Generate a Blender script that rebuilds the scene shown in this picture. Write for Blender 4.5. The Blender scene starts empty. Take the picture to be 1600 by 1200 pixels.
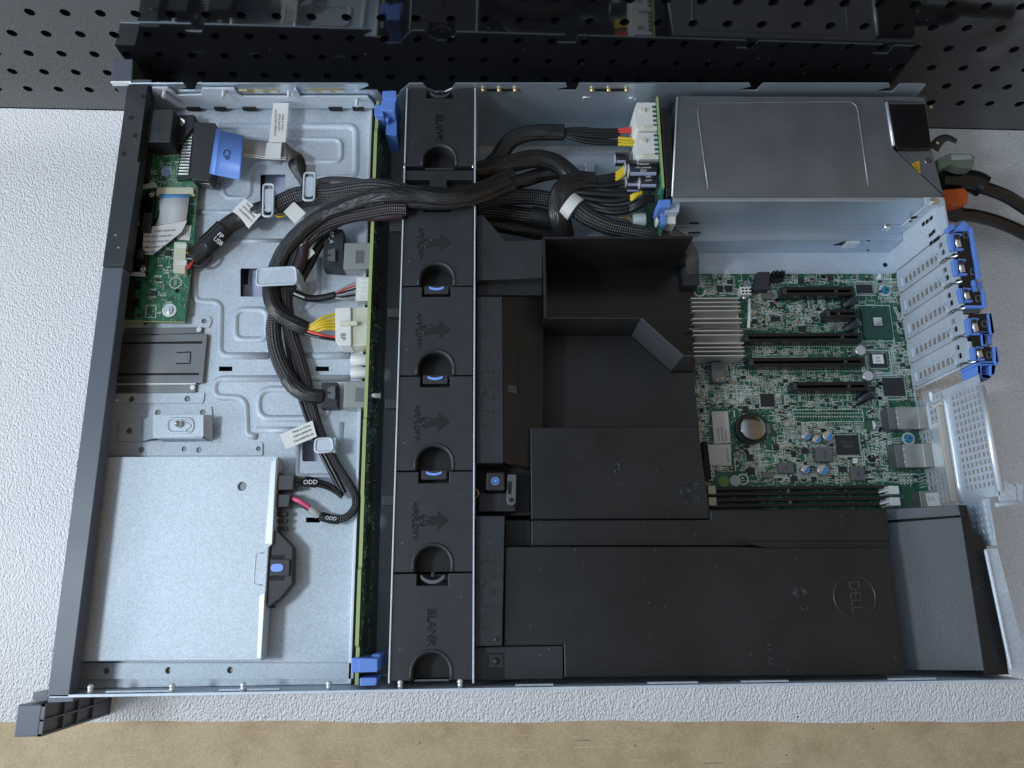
import bpy, bmesh, math, random
from mathutils import Vector, Matrix
from mathutils.geometry import tessellate_polygon
random.seed(7)
SC = bpy.context.scene
COL = SC.collection
S = 0.001                                    # everything below is written in millimetres
# ---------------------------------------------------------------- camera (solved from the chassis corners)
CF = 1215.77
CP = Vector((264.47, 60.60, 605.79))
CR = (0.2565, -0.0193, -0.0127)
CM = (Matrix.Rotation(CR[2], 3, 'Z') @ Matrix.Rotation(CR[1], 3, 'Y') @ Matrix.Rotation(CR[0], 3, 'X'))
cam = bpy.data.cameras.new('camera'); camo = bpy.data.objects.new('camera', cam); COL.objects.link(camo)
M4 = CM.to_4x4(); M4.translation = CP * S
camo.matrix_world = M4
cam.sensor_fit = 'HORIZONTAL'; cam.sensor_width = 36; cam.lens = CF / 1600 * 36
cam.clip_start = 0.01; cam.clip_end = 50
SC.camera = camo
def _ray(px, py):
    return CM @ Vector(((px - 800) / CF, -(py - 600) / CF, -1))
def P(px, py, z):
    d = _ray(px, py); q = CP + d * ((z - CP.z) / d.z); return Vector((q.x, q.y, z))
def PX(px, py, x):
    d = _ray(px, py); return CP + d * ((x - CP.x) / d.x)
def PY(px, py, y):
    d = _ray(px, py); return CP + d * ((y - CP.y) / d.y)
def PP(pts, z):
    return [(P(a, b, z).x, P(a, b, z).y) for a, b in pts]
def P3(pts):
    return [P(*q) for q in pts]
# ---------------------------------------------------------------- mesh builder
ORG = {}
def rounded(poly, r, n=5):
    out = []
    m = len(poly)
    for i in range(m):
        a, b, c = Vector(poly[i-1][:2]), Vector(poly[i][:2]), Vector(poly[(i+1) % m][:2])
        u, v = (a - b), (c - b)
        lu, lv = u.length, v.length
        if lu < 1e-6 or lv < 1e-6: out.append(tuple(b)); continue
        u, v = u / lu, v / lv
        ang = u.angle(v)
        if abs(ang - math.pi) < .05 or ang < .02: out.append(tuple(b)); continue
        rr = r[i] if isinstance(r, (list, tuple)) else r
        t = min(rr / math.tan(ang / 2), lu * .48, lv * .48)
        if t < .01: out.append(tuple(b)); continue
        p0, p1 = b + u * t, b + v * t
        for k in range(n + 1):
            s = k / n
            q = p0 * (1 - s) ** 2 + b * 2 * s * (1 - s) + p1 * s * s
            out.append((q.x, q.y))
    return out
def circ(cx, cy, r, n=20, a0=0.0, a1=None):
    if a1 is None: return [(cx + r * math.cos(2 * math.pi * k / n), cy + r * math.sin(2 * math.pi * k / n)) for k in range(n)]
    return [(cx + r * math.cos(a0 + (a1 - a0) * k / n), cy + r * math.sin(a0 + (a1 - a0) * k / n)) for k in range(n + 1)]
def rect(x0, y0, x1, y1): return [(x0, y0), (x1, y0), (x1, y1), (x0, y1)]
def smooth(pts, n=8):
    out = []
    m = len(pts)
    pts = [Vector(p) for p in pts]
    for i in range(m - 1):
        p0, p1, p2, p3 = pts[max(i-1, 0)], pts[i], pts[i+1], pts[min(i+2, m-1)]
        for k in range(n):
            t = k / n
            out.append(.5 * ((2 * p1) + (p2 - p0) * t + (2 * p0 - 5 * p1 + 4 * p2 - p3) * t * t + (3 * p1 - p0 - 3 * p2 + p3) * t ** 3))
    out.append(pts[-1])
    return out
class MB:
    def __init__(s):
        s.v = []; s.f = []; s.m = []; s.sm = []; s.uv = {}
    def face(s, idx, mi=0, sm=False, uv=None):
        if uv: s.uv[len(s.f)] = uv
        s.f.append(tuple(idx)); s.m.append(mi); s.sm.append(sm)
    def prism(s, poly, z0, z1, pl='xy', holes=(), mi=0, cap0=True):
        # z0/z1 numbers or functions of (a,b); pl picks the plane the polygon lies in
        def mp(a, b, c):
            if pl == 'xy': return Vector((a, b, c))
            if pl == 'xz': return Vector((a, c, b))
            return Vector((c, a, b))                 # 'yz'
        loops = [list(poly)] + [list(h) for h in holes]
        zf = (lambda z: z if callable(z) else (lambda a, b: z))
        f0, f1 = zf(z0), zf(z1)
        if holes: tris = tessellate_polygon([[Vector((p[0], p[1], 0)) for p in l] for l in loops])
        else: tris = [list(range(len(poly)))]
        flat = [p for l in loops for p in l]
        b0 = len(s.v); s.v += [mp(p[0], p[1], f0(p[0], p[1])) for p in flat]
        b1 = len(s.v); s.v += [mp(p[0], p[1], f1(p[0], p[1])) for p in flat]
        for t in tris:
            s.face([b1 + i for i in t], mi)
            if cap0: s.face([b0 + i for i in reversed(t)], mi)
        o = 0
        for l in loops:
            n = len(l)
            for i in range(n):
                j = (i + 1) % n
                s.face((b0 + o + i, b0 + o + j, b1 + o + j, b1 + o + i), mi)
            o += n
        return s
    def box(s, x0, x1, y0, y1, z0, z1, mi=0):
        return s.prism(rect(x0, y0, x1, y1), z0, z1, mi=mi)
    def obox(s, c, u, hu, hv, z0, z1, mi=0):      # box turned in plan: centre c, axis u
        c = Vector(c[:2]); u = Vector(u[:2]).normalized(); v = Vector((-u.y, u.x))
        q = [c + u * a * hu + v * b * hv for a, b in ((-1, -1), (1, -1), (1, 1), (-1, 1))]
        return s.prism([(p.x, p.y) for p in q], z0, z1, mi=mi)
    def quad(s, a, b, c, d, mi=0):
        n = len(s.v); s.v += [Vector(a), Vector(b), Vector(c), Vector(d)]; s.face((n, n+1, n+2, n+3), mi); return s
    def slab(s, pts, t, mi=0):                       # thick polygon through 3-D points, grown t downwards
        n = len(pts); b = len(s.v)
        s.v += [Vector(p) for p in pts] + [Vector(p) - Vector((0, 0, t)) for p in pts]
        s.face(range(b, b + n), mi); s.face(reversed(range(b + n, b + 2 * n)), mi)
        for i in range(n):
            j = (i + 1) % n; s.face((b + i, b + n + i, b + n + j, b + j), mi)
        return s
    def tube(s, path, ra, rb=None, n=12, mi=0, caps=True, up=(0, 0, 1), closed=False):
        rb = rb or ra
        path = [Vector(p) for p in path]
        m = len(path); up = Vector(up); L = 0; rows = []
        for i, p in enumerate(path):
            if closed: t = path[(i+1) % m] - path[i-1]
            else: t = path[min(i+1, m-1)] - path[max(i-1, 0)]
            t.normalize()
            sd = t.cross(up)
            if sd.length < .05: sd = t.cross(Vector((0, 1, 0)))
            sd.normalize(); nr = sd.cross(t)
            if i: L += (path[i] - path[i-1]).length
            a = ra(i / max(1, m-1)) if callable(ra) else ra
            b = rb(i / max(1, m-1)) if callable(rb) else rb
            rows.append((len(s.v), L))
            for k in range(n):
                w = 2 * math.pi * k / n
                s.v.append(p + sd * a * math.cos(w) + nr * b * math.sin(w))
        rr = list(range(m)) + ([0] if closed else [])
        for x in range(len(rr) - 1):
            A, la = rows[rr[x]]; B, lb = rows[rr[x+1]]
            for k in range(n):
                q = (k + 1) % n
                s.face((A + k, A + q, B + q, B + k), mi, True, [(la, k / n), (la, (k+1) / n), (lb, (k+1) / n), (lb, k / n)])
        if caps and not closed:
            s.face([rows[0][0] + k for k in reversed(range(n))], mi); s.face([rows[-1][0] + k for k in range(n)], mi)
        return s
    def cyl(s, c, r, h, ax='z', n=20, mi=0, r2=None, mtop=None):
        c = Vector(c); r2 = r if r2 is None else r2
        A = {'z': (Vector((1, 0, 0)), Vector((0, 1, 0)), Vector((0, 0, 1))), 'x': (Vector((0, 1, 0)), Vector((0, 0, 1)), Vector((1, 0, 0))),
             'y': (Vector((0, 0, 1)), Vector((1, 0, 0)), Vector((0, 1, 0)))}
        if isinstance(ax, str): u, v, w = A[ax]
        else:
            w = Vector(ax).normalized(); u = w.orthogonal().normalized(); v = w.cross(u)
        b = len(s.v)
        for k in range(n):
            a = 2 * math.pi * k / n; s.v.append(c + u * r * math.cos(a) + v * r * math.sin(a))
        for k in range(n):
            a = 2 * math.pi * k / n; s.v.append(c + w * h + u * r2 * math.cos(a) + v * r2 * math.sin(a))
        for k in range(n):
            q = (k + 1) % n; s.face((b + k, b + q, b + n + q, b + n + k), mi, n > 8)
        s.face([b + k for k in reversed(range(n))], mi); s.face([b + n + k for k in range(n)], mi if mtop is None else mtop)
        return s
    def lathe(s, c, prof, n=20, mi=0):               # prof: (r, z)
        c = Vector(c); b = len(s.v); m = len(prof)
        for r, z in prof:
            for k in range(n):
                a = 2 * math.pi * k / n; s.v.append(c + Vector((r * math.cos(a), r * math.sin(a), z)))
        for i in range(m - 1):
            for k in range(n):
                q = (k + 1) % n; s.face((b + i*n + k, b + i*n + q, b + (i+1)*n + q, b + (i+1)*n + k), mi, True)
        s.face([b + k for k in reversed(range(n))], mi); s.face([b + (m-1)*n + k for k in range(n)], mi)
        return s
    def sphere(s, c, r, n=12, mi=0, sz=1):
        return s.lathe(c, [(max(.01, r * math.sin(math.pi * i / 8)), -r * sz * math.cos(math.pi * i / 8)) for i in range(9)], n, mi)
    def ridge(s, path, w, h, mi=0, closed=False):    # pressed rib in sheet metal: low rounded profile along a plan path at its z
        path = [Vector(p) for p in path]; m = len(path); rows = []
        prof = [(-1, -.25), (-.8, .2), (-.4, .85), (0, 1), (.4, .85), (.8, .2), (1, -.25)]
        for i, p in enumerate(path):
            t = (path[(i+1) % m] - path[i-1]) if closed else (path[min(i+1, m-1)] - path[max(i-1, 0)])
            t.normalize(); sd = Vector((t.y, -t.x, 0)).normalized()
            rows.append(len(s.v))
            for a, b in prof: s.v.append(p + sd * a * w + Vector((0, 0, b * h)))
        rr = list(range(m)) + ([0] if closed else [])
        k = len(prof)
        for x in range(len(rr) - 1):
            for j in range(k - 1):
                s.face((rows[rr[x]] + j, rows[rr[x]] + j + 1, rows[rr[x+1]] + j + 1, rows[rr[x+1]] + j), mi, True)
        if not closed:
            s.face([rows[0] + j for j in range(k)], mi); s.face([rows[-1] + j for j in reversed(range(k))], mi)
        return s
    def build(s, name, mats, parent=None, bevel=0, seg=2, org=None, recalc=True):
        if not isinstance(mats, (list, tuple)): mats = [mats]
        if parent is not None: o = ORG[parent]
        elif org is not None: o = Vector(org)
        else:
            xs = [v.x for v in s.v]; ys = [v.y for v in s.v]; zs = [v.z for v in s.v]
            o = Vector(((min(xs) + max(xs)) / 2, (min(ys) + max(ys)) / 2, min(zs)))
        me = bpy.data.meshes.new(name)
        me.from_pydata([(v - o) * S for v in s.v], [], s.f)
        for m in mats: me.materials.append(m)
        uvl = me.uv_layers.new(name='UVMap') if s.uv else None
        for i, p in enumerate(me.polygons):
            p.material_index = s.m[i]; p.use_smooth = s.sm[i]
            if i in s.uv and uvl:
                for li, c in zip(p.loop_indices, s.uv[i]): uvl.data[li].uv = c
        if recalc:
            bm = bmesh.new(); bm.from_mesh(me); bmesh.ops.recalc_face_normals(bm, faces=bm.faces); bm.to_mesh(me); bm.free()
        me.update()
        ob = bpy.data.objects.new(name, me); COL.objects.link(ob)
        if parent is not None: ob.parent = parent
        else: ob.location = o * S
        ORG[ob] = o
        if bevel:
            b = ob.modifiers.new('bevel', 'BEVEL'); b.width = bevel * S; b.segments = seg; b.limit_method = 'ANGLE'; b.angle_limit = math.radians(35)
        return ob
def tag(o, label=None, cat=None, group=None, kind=None):
    if label: o['label'] = label
    if cat: o['category'] = cat
    if group: o['group'] = group
    if kind: o['kind'] = kind
    return o
def thing(name, label, cat, loc, group=None):
    o = bpy.data.objects.new(name, None); COL.objects.link(o)
    loc = Vector(loc); o.location = loc * S; o.empty_display_size = .01
    ORG[o] = loc
    return tag(o, label, cat, group)
def copy_tree(o, parent=None):
    c = o.copy(); COL.objects.link(c)
    if parent is not None: c.parent = parent
    for ch in list(o.children): copy_tree(ch, c)
    return c
def text(txt, loc, h, rot, mat, parent, ext=.15, name='lettering', align='CENTER', wide=1.0, tilt=None):
    cu = bpy.data.curves.new(name, 'FONT'); cu.body = txt; cu.size = h / .7 * S; cu.extrude = ext * S
    cu.align_x = align; cu.align_y = 'CENTER'; cu.materials.append(mat); cu.resolution_u = 2
    if ext > .3: cu.bevel_depth = .10 * S; cu.bevel_resolution = 1
    o = bpy.data.objects.new(name, cu); COL.objects.link(o); o.parent = parent
    o.location = (Vector(loc) - ORG[parent]) * S
    o.rotation_euler = tilt if tilt else (0, 0, math.radians(rot)); o.scale = (wide, 1, 1)
    ORG[o] = Vector(loc)
    return o
# ---------------------------------------------------------------- materials
def mat(name, col, rough=.5, metal=0.0, spec=.5, bump=None, var=None, coat=0.0, speck=None):
    m = bpy.data.materials.new(name); m.use_nodes = True
    nt = m.node_tree; b = nt.nodes['Principled BSDF']
    b.inputs['Base Color'].default_value = (*col, 1); b.inputs['Roughness'].default_value = rough
    b.inputs['Metallic'].default_value = metal; b.inputs['Specular IOR Level'].default_value = spec
    b.inputs['Coat Weight'].default_value = coat
    tc = nt.nodes.new('ShaderNodeTexCoord')
    if var:                                            # (scale per metre, amount)
        n = nt.nodes.new('ShaderNodeTexNoise'); n.inputs['Scale'].default_value = var[0]; n.inputs['Detail'].default_value = 4
        nt.links.new(tc.outputs['Object'], n.inputs['Vector'])
        mr = nt.nodes.new('ShaderNodeMapRange'); mr.inputs[1].default_value = .3; mr.inputs[2].default_value = .7
        mr.inputs[3].default_value = 1 - var[1]; mr.inputs[4].default_value = 1 + var[1]
        nt.links.new(n.outputs['Fac'], mr.inputs[0])
        mx = nt.nodes.new('ShaderNodeVectorMath'); mx.operation = 'SCALE'; mx.inputs[0].default_value = col
        nt.links.new(mr.outputs[0], mx.inputs['Scale']); nt.links.new(mx.outputs[0], b.inputs['Base Color'])
        last = mx.outputs[0]
        if len(var) > 2:                                # large soft wear on top of the grain
            n2 = nt.nodes.new('ShaderNodeTexNoise'); n2.inputs['Scale'].default_value = var[2]; n2.inputs['Detail'].default_value = 5; n2.inputs['Distortion'].default_value = .6
            nt.links.new(tc.outputs['Object'], n2.inputs['Vector'])
            m5 = nt.nodes.new('ShaderNodeMapRange'); m5.inputs[1].default_value = .3; m5.inputs[2].default_value = .7; m5.inputs[3].default_value = 1 - var[3]; m5.inputs[4].default_value = 1 + var[3]
            nt.links.new(n2.outputs['Fac'], m5.inputs[0])
            mu = nt.nodes.new('ShaderNodeMath'); mu.operation = 'MULTIPLY'; nt.links.new(mr.outputs[0], mu.inputs[0]); nt.links.new(m5.outputs[0], mu.inputs[1])
            nt.links.new(mu.outputs[0], mx.inputs['Scale']); n = n2
        rr = nt.nodes.new('ShaderNodeMapRange'); ra = .15 if len(var) > 2 else .06; rr.inputs[3].default_value = max(.05, rough - ra); rr.inputs[4].default_value = rough + ra
        nt.links.new(n.outputs['Fac'], rr.inputs[0]); nt.links.new(rr.outputs[0], b.inputs['Roughness'])
    if speck:                                          # dust: (scale, threshold, colour)
        v = nt.nodes.new('ShaderNodeTexVoronoi'); v.inputs['Scale'].default_value = speck[0]
        nt.links.new(tc.outputs['Object'], v.inputs['Vector'])
        lt = nt.nodes.new('ShaderNodeMath'); lt.operation = 'LESS_THAN'; lt.inputs[1].default_value = speck[1]
        nt.links.new(v.outputs['Distance'], lt.inputs[0])
        sp = nt.nodes.new('ShaderNodeSeparateColor'); nt.links.new(v.outputs['Color'], sp.inputs[0])
        gt = nt.nodes.new('ShaderNodeMath'); gt.operation = 'GREATER_THAN'; gt.inputs[1].default_value = speck[3] if len(speck) > 3 else .6
        nt.links.new(sp.outputs[0], gt.inputs[0])
        mu = nt.nodes.new('ShaderNodeMath'); mu.operation = 'MULTIPLY'
        nt.links.new(lt.outputs[0], mu.inputs[0]); nt.links.new(gt.outputs[0], mu.inputs[1])
        mx = nt.nodes.new('ShaderNodeMix'); mx.data_type = 'RGBA'
        nt.links.new(mu.outputs[0], mx.inputs[0])
        if var: nt.links.new(last, mx.inputs[6])
        else: mx.inputs[6].default_value = (*col, 1)
        mx.inputs[7].default_value = (*speck[2], 1); nt.links.new(mx.outputs[2], b.inputs['Base Color'])
    if bump:                                           # (scale, strength, distance mm)
        n = nt.nodes.new('ShaderNodeTexNoise'); n.inputs['Scale'].default_value = bump[0]; n.inputs['Detail'].default_value = 3
        nt.links.new(tc.outputs['Object'], n.inputs['Vector'])
        bp = nt.nodes.new('ShaderNodeBump'); bp.inputs['Strength'].default_value = bump[1]; bp.inputs['Distance'].default_value = bump[2] * S
        nt.links.new(n.outputs['Fac'], bp.inputs['Height']); nt.links.new(bp.outputs[0], b.inputs['Normal'])
    return m
def braid(name, col, col2, pitch=2.2, around=10):
    m = bpy.data.materials.new(name); m.use_nodes = True; nt = m.node_tree; b = nt.nodes['Principled BSDF']
    uv = nt.nodes.new('ShaderNodeUVMap'); sp = nt.nodes.new('ShaderNodeSeparateXYZ'); nt.links.new(uv.outputs[0], sp.inputs[0])
    def math_(op, a, c):
        n = nt.nodes.new('ShaderNodeMath'); n.operation = op
        for i, x in enumerate((a, c)):
            if isinstance(x, (int, float)): n.inputs[i].default_value = x
            elif x is not None: nt.links.new(x, n.inputs[i])
        return n.outputs[0]
    u = math_('DIVIDE', sp.outputs[0], pitch); v = math_('MULTIPLY', sp.outputs[1], around)
    a = math_('SINE', math_('MULTIPLY', math_('ADD', u, v), 6.283), None)
    c = math_('SINE', math_('MULTIPLY', math_('SUBTRACT', u, v), 6.283), None)
    w = math_('MULTIPLY', a, c)
    w2 = math_('GREATER_THAN', w, .28)
    mx = nt.nodes.new('ShaderNodeMix'); mx.data_type = 'RGBA'; nt.links.new(w2, mx.inputs[0])
    mx.inputs[6].default_value = (*col, 1); mx.inputs[7].default_value = (*col2, 1)
    nt.links.new(mx.outputs[2], b.inputs['Base Color']); b.inputs['Roughness'].default_value = .38
    bp = nt.nodes.new('ShaderNodeBump'); bp.inputs['Strength'].default_value = .8; bp.inputs['Distance'].default_value = .5 * S
    nt.links.new(w, bp.inputs['Height']); nt.links.new(bp.outputs[0], b.inputs['Normal'])
    return m
STEEL = mat('galvanised_steel', (.55, .61, .675), .57, .28, .5, bump=(900, .12, .25), var=(900, .15, 22, .09))
STEELR = mat('rear_panel_steel', (.53, .59, .65), .5, .3, .5, bump=(900, .10, .25), var=(900, .12, 22, .08))
STEELW = mat('rolled_steel', (.56, .64, .72), .36, .80, .5, bump=(900, .08, .2), var=(700, .08, 18, .06))
STEEL2 = mat('dull_steel', (.20, .20, .20), .42, .75, .5, bump=(1200, .12, .2), var=(60, .12))
BRIGHT = mat('bright_steel', (.76, .79, .81), .34, .55)
CHROME = mat('nickel', (.75, .74, .70), .16, 1.0)
PSUM = mat('psu_steel', (.245, .265, .29), .42, .7, .5, bump=(1500, .15, .2), var=(35, .10))
BARM = mat('bezel_grey_paint', (.080, .092, .118), .42, .0, .5, bump=(2600, .12, .1), var=(30, .05))
BLK = mat('black_plastic', (.022, .024, .028), .50, 0, .5, bump=(1700, .22, .18), var=(45, .18), speck=(160, .07, (.16, .16, .17), .5))
BLKT = mat('black_textured_plastic', (.0095, .0095, .0100), .47, 0, .5, bump=(1500, .3, .22), var=(900, .25, 14, .45), speck=(170, .05, (.17, .16, .15), .62))
BLKG = mat('black_gloss_plastic', (.008, .008, .009), .22, 0, .5)
EMBL = mat('edge_light_relief', (.030, .031, .034), .30, 0, .6)  # shroud plastic made lighter, standing in for light on raised edges
EMBM = mat('smooth_moulded_plastic', (.010, .011, .013), .25, 0, .6)
DARK = mat('dark_void', (.004, .004, .0045), .7)
DKGREY = mat('dark_grey_plastic', (.045, .047, .052), .45, 0, .5, bump=(1700, .2, .15))
BLUE = mat('touch_point_blue', (.13, .26, .68), .38, 0, .5)
BLUEM = mat('blue_mark', (.22, .38, .95), .4)
CREAM = mat('cream_nylon', (.66, .64, .50), .42, 0, .4, var=(200, .04))
WHITE = mat('white_nylon', (.74, .74, .70), .42, 0, .4)
STICK = mat('white_sticker', (.74, .74, .72), .5, 0, .3)
INK = mat('black_ink', (.02, .02, .025), .6)
INKW = mat('white_ink', (.75, .76, .74), .6)
INKB = mat('blue_ink', (.05, .07, .25), .6)
SILK = mat('silkscreen', (.68, .75, .68), .55)
SOLD = mat('solder', (.72, .73, .68), .34, .5)
GOLD = mat('brass', (.62, .48, .24), .3, .9)
CHIP = mat('chip_epoxy', (.022, .023, .026), .45, 0, .4, bump=(2000, .15, .1))
INDUC = mat('inductor_ferrite', (.13, .13, .13), .6, 0, .3, bump=(2500, .3, .2))
TAN = mat('ceramic_tan', (.32, .24, .15), .45)
PALE = mat('pcb_edge', (.36, .43, .17), .5)
WIRE = mat('black_wire', (.010, .010, .011), .34, 0, .5)
def tape(name, col):
    m = mat(name, col, .34, 0, .5); nt = m.node_tree; b = nt.nodes['Principled BSDF']
    uv = nt.nodes.new('ShaderNodeUVMap'); mp = nt.nodes.new('ShaderNodeMapping'); mp.inputs['Scale'].default_value = (.035, 7, 1); nt.links.new(uv.outputs[0], mp.inputs[0])
    n = nt.nodes.new('ShaderNodeTexNoise'); n.inputs['Scale'].default_value = 1; n.inputs['Detail'].default_value = 3; nt.links.new(mp.outputs[0], n.inputs['Vector'])
    bp = nt.nodes.new('ShaderNodeBump'); bp.inputs['Strength'].default_value = 1; bp.inputs['Distance'].default_value = 3.0 * S
    nt.links.new(n.outputs['Fac'], bp.inputs['Height']); nt.links.new(bp.outputs[0], b.inputs['Normal'])
    cr = nt.nodes.new('ShaderNodeValToRGB'); nt.links.new(n.outputs['Fac'], cr.inputs[0]); cr.color_ramp.elements[0].color = (*[c * .6 for c in col], 1); cr.color_ramp.elements[1].color = (*[c * 1.7 for c in col], 1); nt.links.new(cr.outputs[0], b.inputs['Base Color'])
    return m
TAPE = tape('black_tape_sleeve', (.018, .0165, .0165))
RIBB = mat('grey_brown_ribbon', (.085, .075, .07), .4, bump=(500, .2, .3))
BRAID = braid('braided_sleeve', (.010, .010, .011), (.12, .12, .125), 3.4, 8)
BRAIDF = braid('fine_braided_sleeve', (.012, .011, .012), (.09, .072, .09), 3.0, 7)
RED = mat('red_wire', (.62, .06, .055), .38)
PINK = mat('pink_wire', (.80, .10, .25), .38)
YEL = mat('yellow_wire', (.66, .47, .025), .38)
GREYW = mat('grey_wire', (.35, .35, .35), .4)
ORANGE = mat('orange_plastic', (.55, .10, .015), .45)
PEWTER = mat('grey_plastic', (.11, .115, .125), .42, 0, .5)
def pcb_mat(name, base, hi, dens):
    m = bpy.data.materials.new(name); m.use_nodes = True; nt = m.node_tree; b = nt.nodes['Principled BSDF']
    tc = nt.nodes.new('ShaderNodeTexCoord')
    def vor(scale, metric='CHEBYCHEV'):
        v = nt.nodes.new('ShaderNodeTexVoronoi'); v.distance = metric; v.inputs['Scale'].default_value = scale; nt.links.new(tc.outputs['Object'], v.inputs['Vector']); return v
    def m_(op, a, c):
        n = nt.nodes.new('ShaderNodeMath'); n.operation = op
        for i, x in enumerate((a, c)):
            if isinstance(x, (int, float)): n.inputs[i].default_value = x
            elif x is not None: nt.links.new(x, n.inputs[i])
        return n.outputs[0]
    def mix(f, a, c):
        n = nt.nodes.new('ShaderNodeMix'); n.data_type = 'RGBA'
        nt.links.new(f, n.inputs[0])
        for i, x in ((6, a), (7, c)):
            if isinstance(x, tuple): n.inputs[i].default_value = (*x, 1)
            else: nt.links.new(x, n.inputs[i])
        return n.outputs[2]
    v1 = vor(260); s1 = nt.nodes.new('ShaderNodeSeparateColor'); nt.links.new(v1.outputs['Color'], s1.inputs[0])
    c0 = mix(m_('GREATER_THAN', s1.outputs[0], .6), base, tuple(x * 1.7 for x in base))
    # traces: fine parallel bands, direction picked per patch
    mp = nt.nodes.new('ShaderNodeSeparateXYZ'); nt.links.new(tc.outputs['Object'], mp.inputs[0])
    sx = m_('SINE', m_('MULTIPLY', mp.outputs[0], 5200), None); sy = m_('SINE', m_('MULTIPLY', mp.outputs[1], 5200), None)
    band = m_('MAXIMUM', m_('MULTIPLY', m_('GREATER_THAN', sx, .5), m_('GREATER_THAN', s1.outputs[1], .72)), m_('MULTIPLY', m_('GREATER_THAN', sy, .5), m_('LESS_THAN', s1.outputs[1], .28)))
    c1 = mix(band, c0, tuple(x * 2.4 for x in base))
    v2 = vor(900); s2 = nt.nodes.new('ShaderNodeSeparateColor'); nt.links.new(v2.outputs['Color'], s2.inputs[0])
    pad = m_('MULTIPLY', m_('LESS_THAN', v2.outputs['Distance'], .30), m_('GREATER_THAN', s2.outputs[0], dens))
    nz = nt.nodes.new('ShaderNodeTexNoise'); nz.inputs['Scale'].default_value = 55; nt.links.new(tc.outputs['Object'], nz.inputs['Vector'])
    pad = m_('MULTIPLY', pad, m_('GREATER_THAN', nz.outputs['Fac'], .45))
    nt.links.new(mix(pad, c1, hi), b.inputs['Base Color'])
    b.inputs['Roughness'].default_value = .35
    return m
PCB = pcb_mat('motherboard_green', (.008, .058, .032), (.42, .48, .40), .74)
PCB2 = pcb_mat('board_green', (.016, .095, .045), (.40, .45, .35), .80)
PCBD = pcb_mat('backplane_green', (.026, .066, .034), (.22, .28, .18), .93)
# ---------------------------------------------------------------- light and air of the room
W = bpy.data.worlds.new('World'); SC.world = W; W.use_nodes = True
nt = W.node_tree; bg = nt.nodes['Background']
tc = nt.nodes.new('ShaderNodeTexCoord'); sx = nt.nodes.new('ShaderNodeSeparateXYZ'); nt.links.new(tc.outputs['Generated'], sx.inputs[0])
mr = nt.nodes.new('ShaderNodeMapRange'); mr.inputs[1].default_value = -1; mr.inputs[2].default_value = 1; nt.links.new(sx.outputs[0], mr.inputs[0])
cr = nt.nodes.new('ShaderNodeValToRGB'); nt.links.new(mr.outputs[0], cr.inputs[0])
el = cr.color_ramp.elements; el[0].color = (.42, .58, .80, 1); el[1].color = (.20, .155, .11, 1)
for pos, c in ((.34, (.32, .42, .55, 1)), (.47, (.16, .175, .19, 1)), (.70, (.180, .152, .118, 1))):
    e = el.new(pos); e.color = c
nt.links.new(cr.outputs[0], bg.inputs['Color']); bg.inputs['Strength'].default_value = 1.62
def area(name, loc, tgt, sx, sy, power, col):
    l = bpy.data.lights.new(name, 'AREA'); l.shape = 'RECTANGLE'; l.size = sx * S; l.size_y = sy * S; l.energy = power; l.color = col
    o = bpy.data.objects.new(name, l); COL.objects.link(o); o.location = Vector(loc) * S
    o.rotation_euler = (Vector(tgt) - Vector(loc)).to_track_quat('-Z', 'Y').to_euler()
    return o
sl = bpy.data.lights.new('window_light', 'SPOT'); sl.energy = 17.5; sl.color = (.82, .93, 1.0); sl.spot_size = math.radians(86); sl.spot_blend = 1.0; sl.shadow_soft_size = .085
so = bpy.data.objects.new('window_light', sl); COL.objects.link(so); so.location = Vector((-430, 60, 930)) * S
so.rotation_euler = (Vector((40, 150, 0)) - Vector((-430, 60, 930))).to_track_quat('-Z', 'Y').to_euler()
area('side_window', (-1400, -450, 620), (250, 150, 0), 900, 600, 15, (1.0, .98, .95))
SC.view_settings.view_transform = 'Standard'; SC.view_settings.look = 'None'; SC.view_settings.exposure = 0; SC.view_settings.gamma = 1

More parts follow.
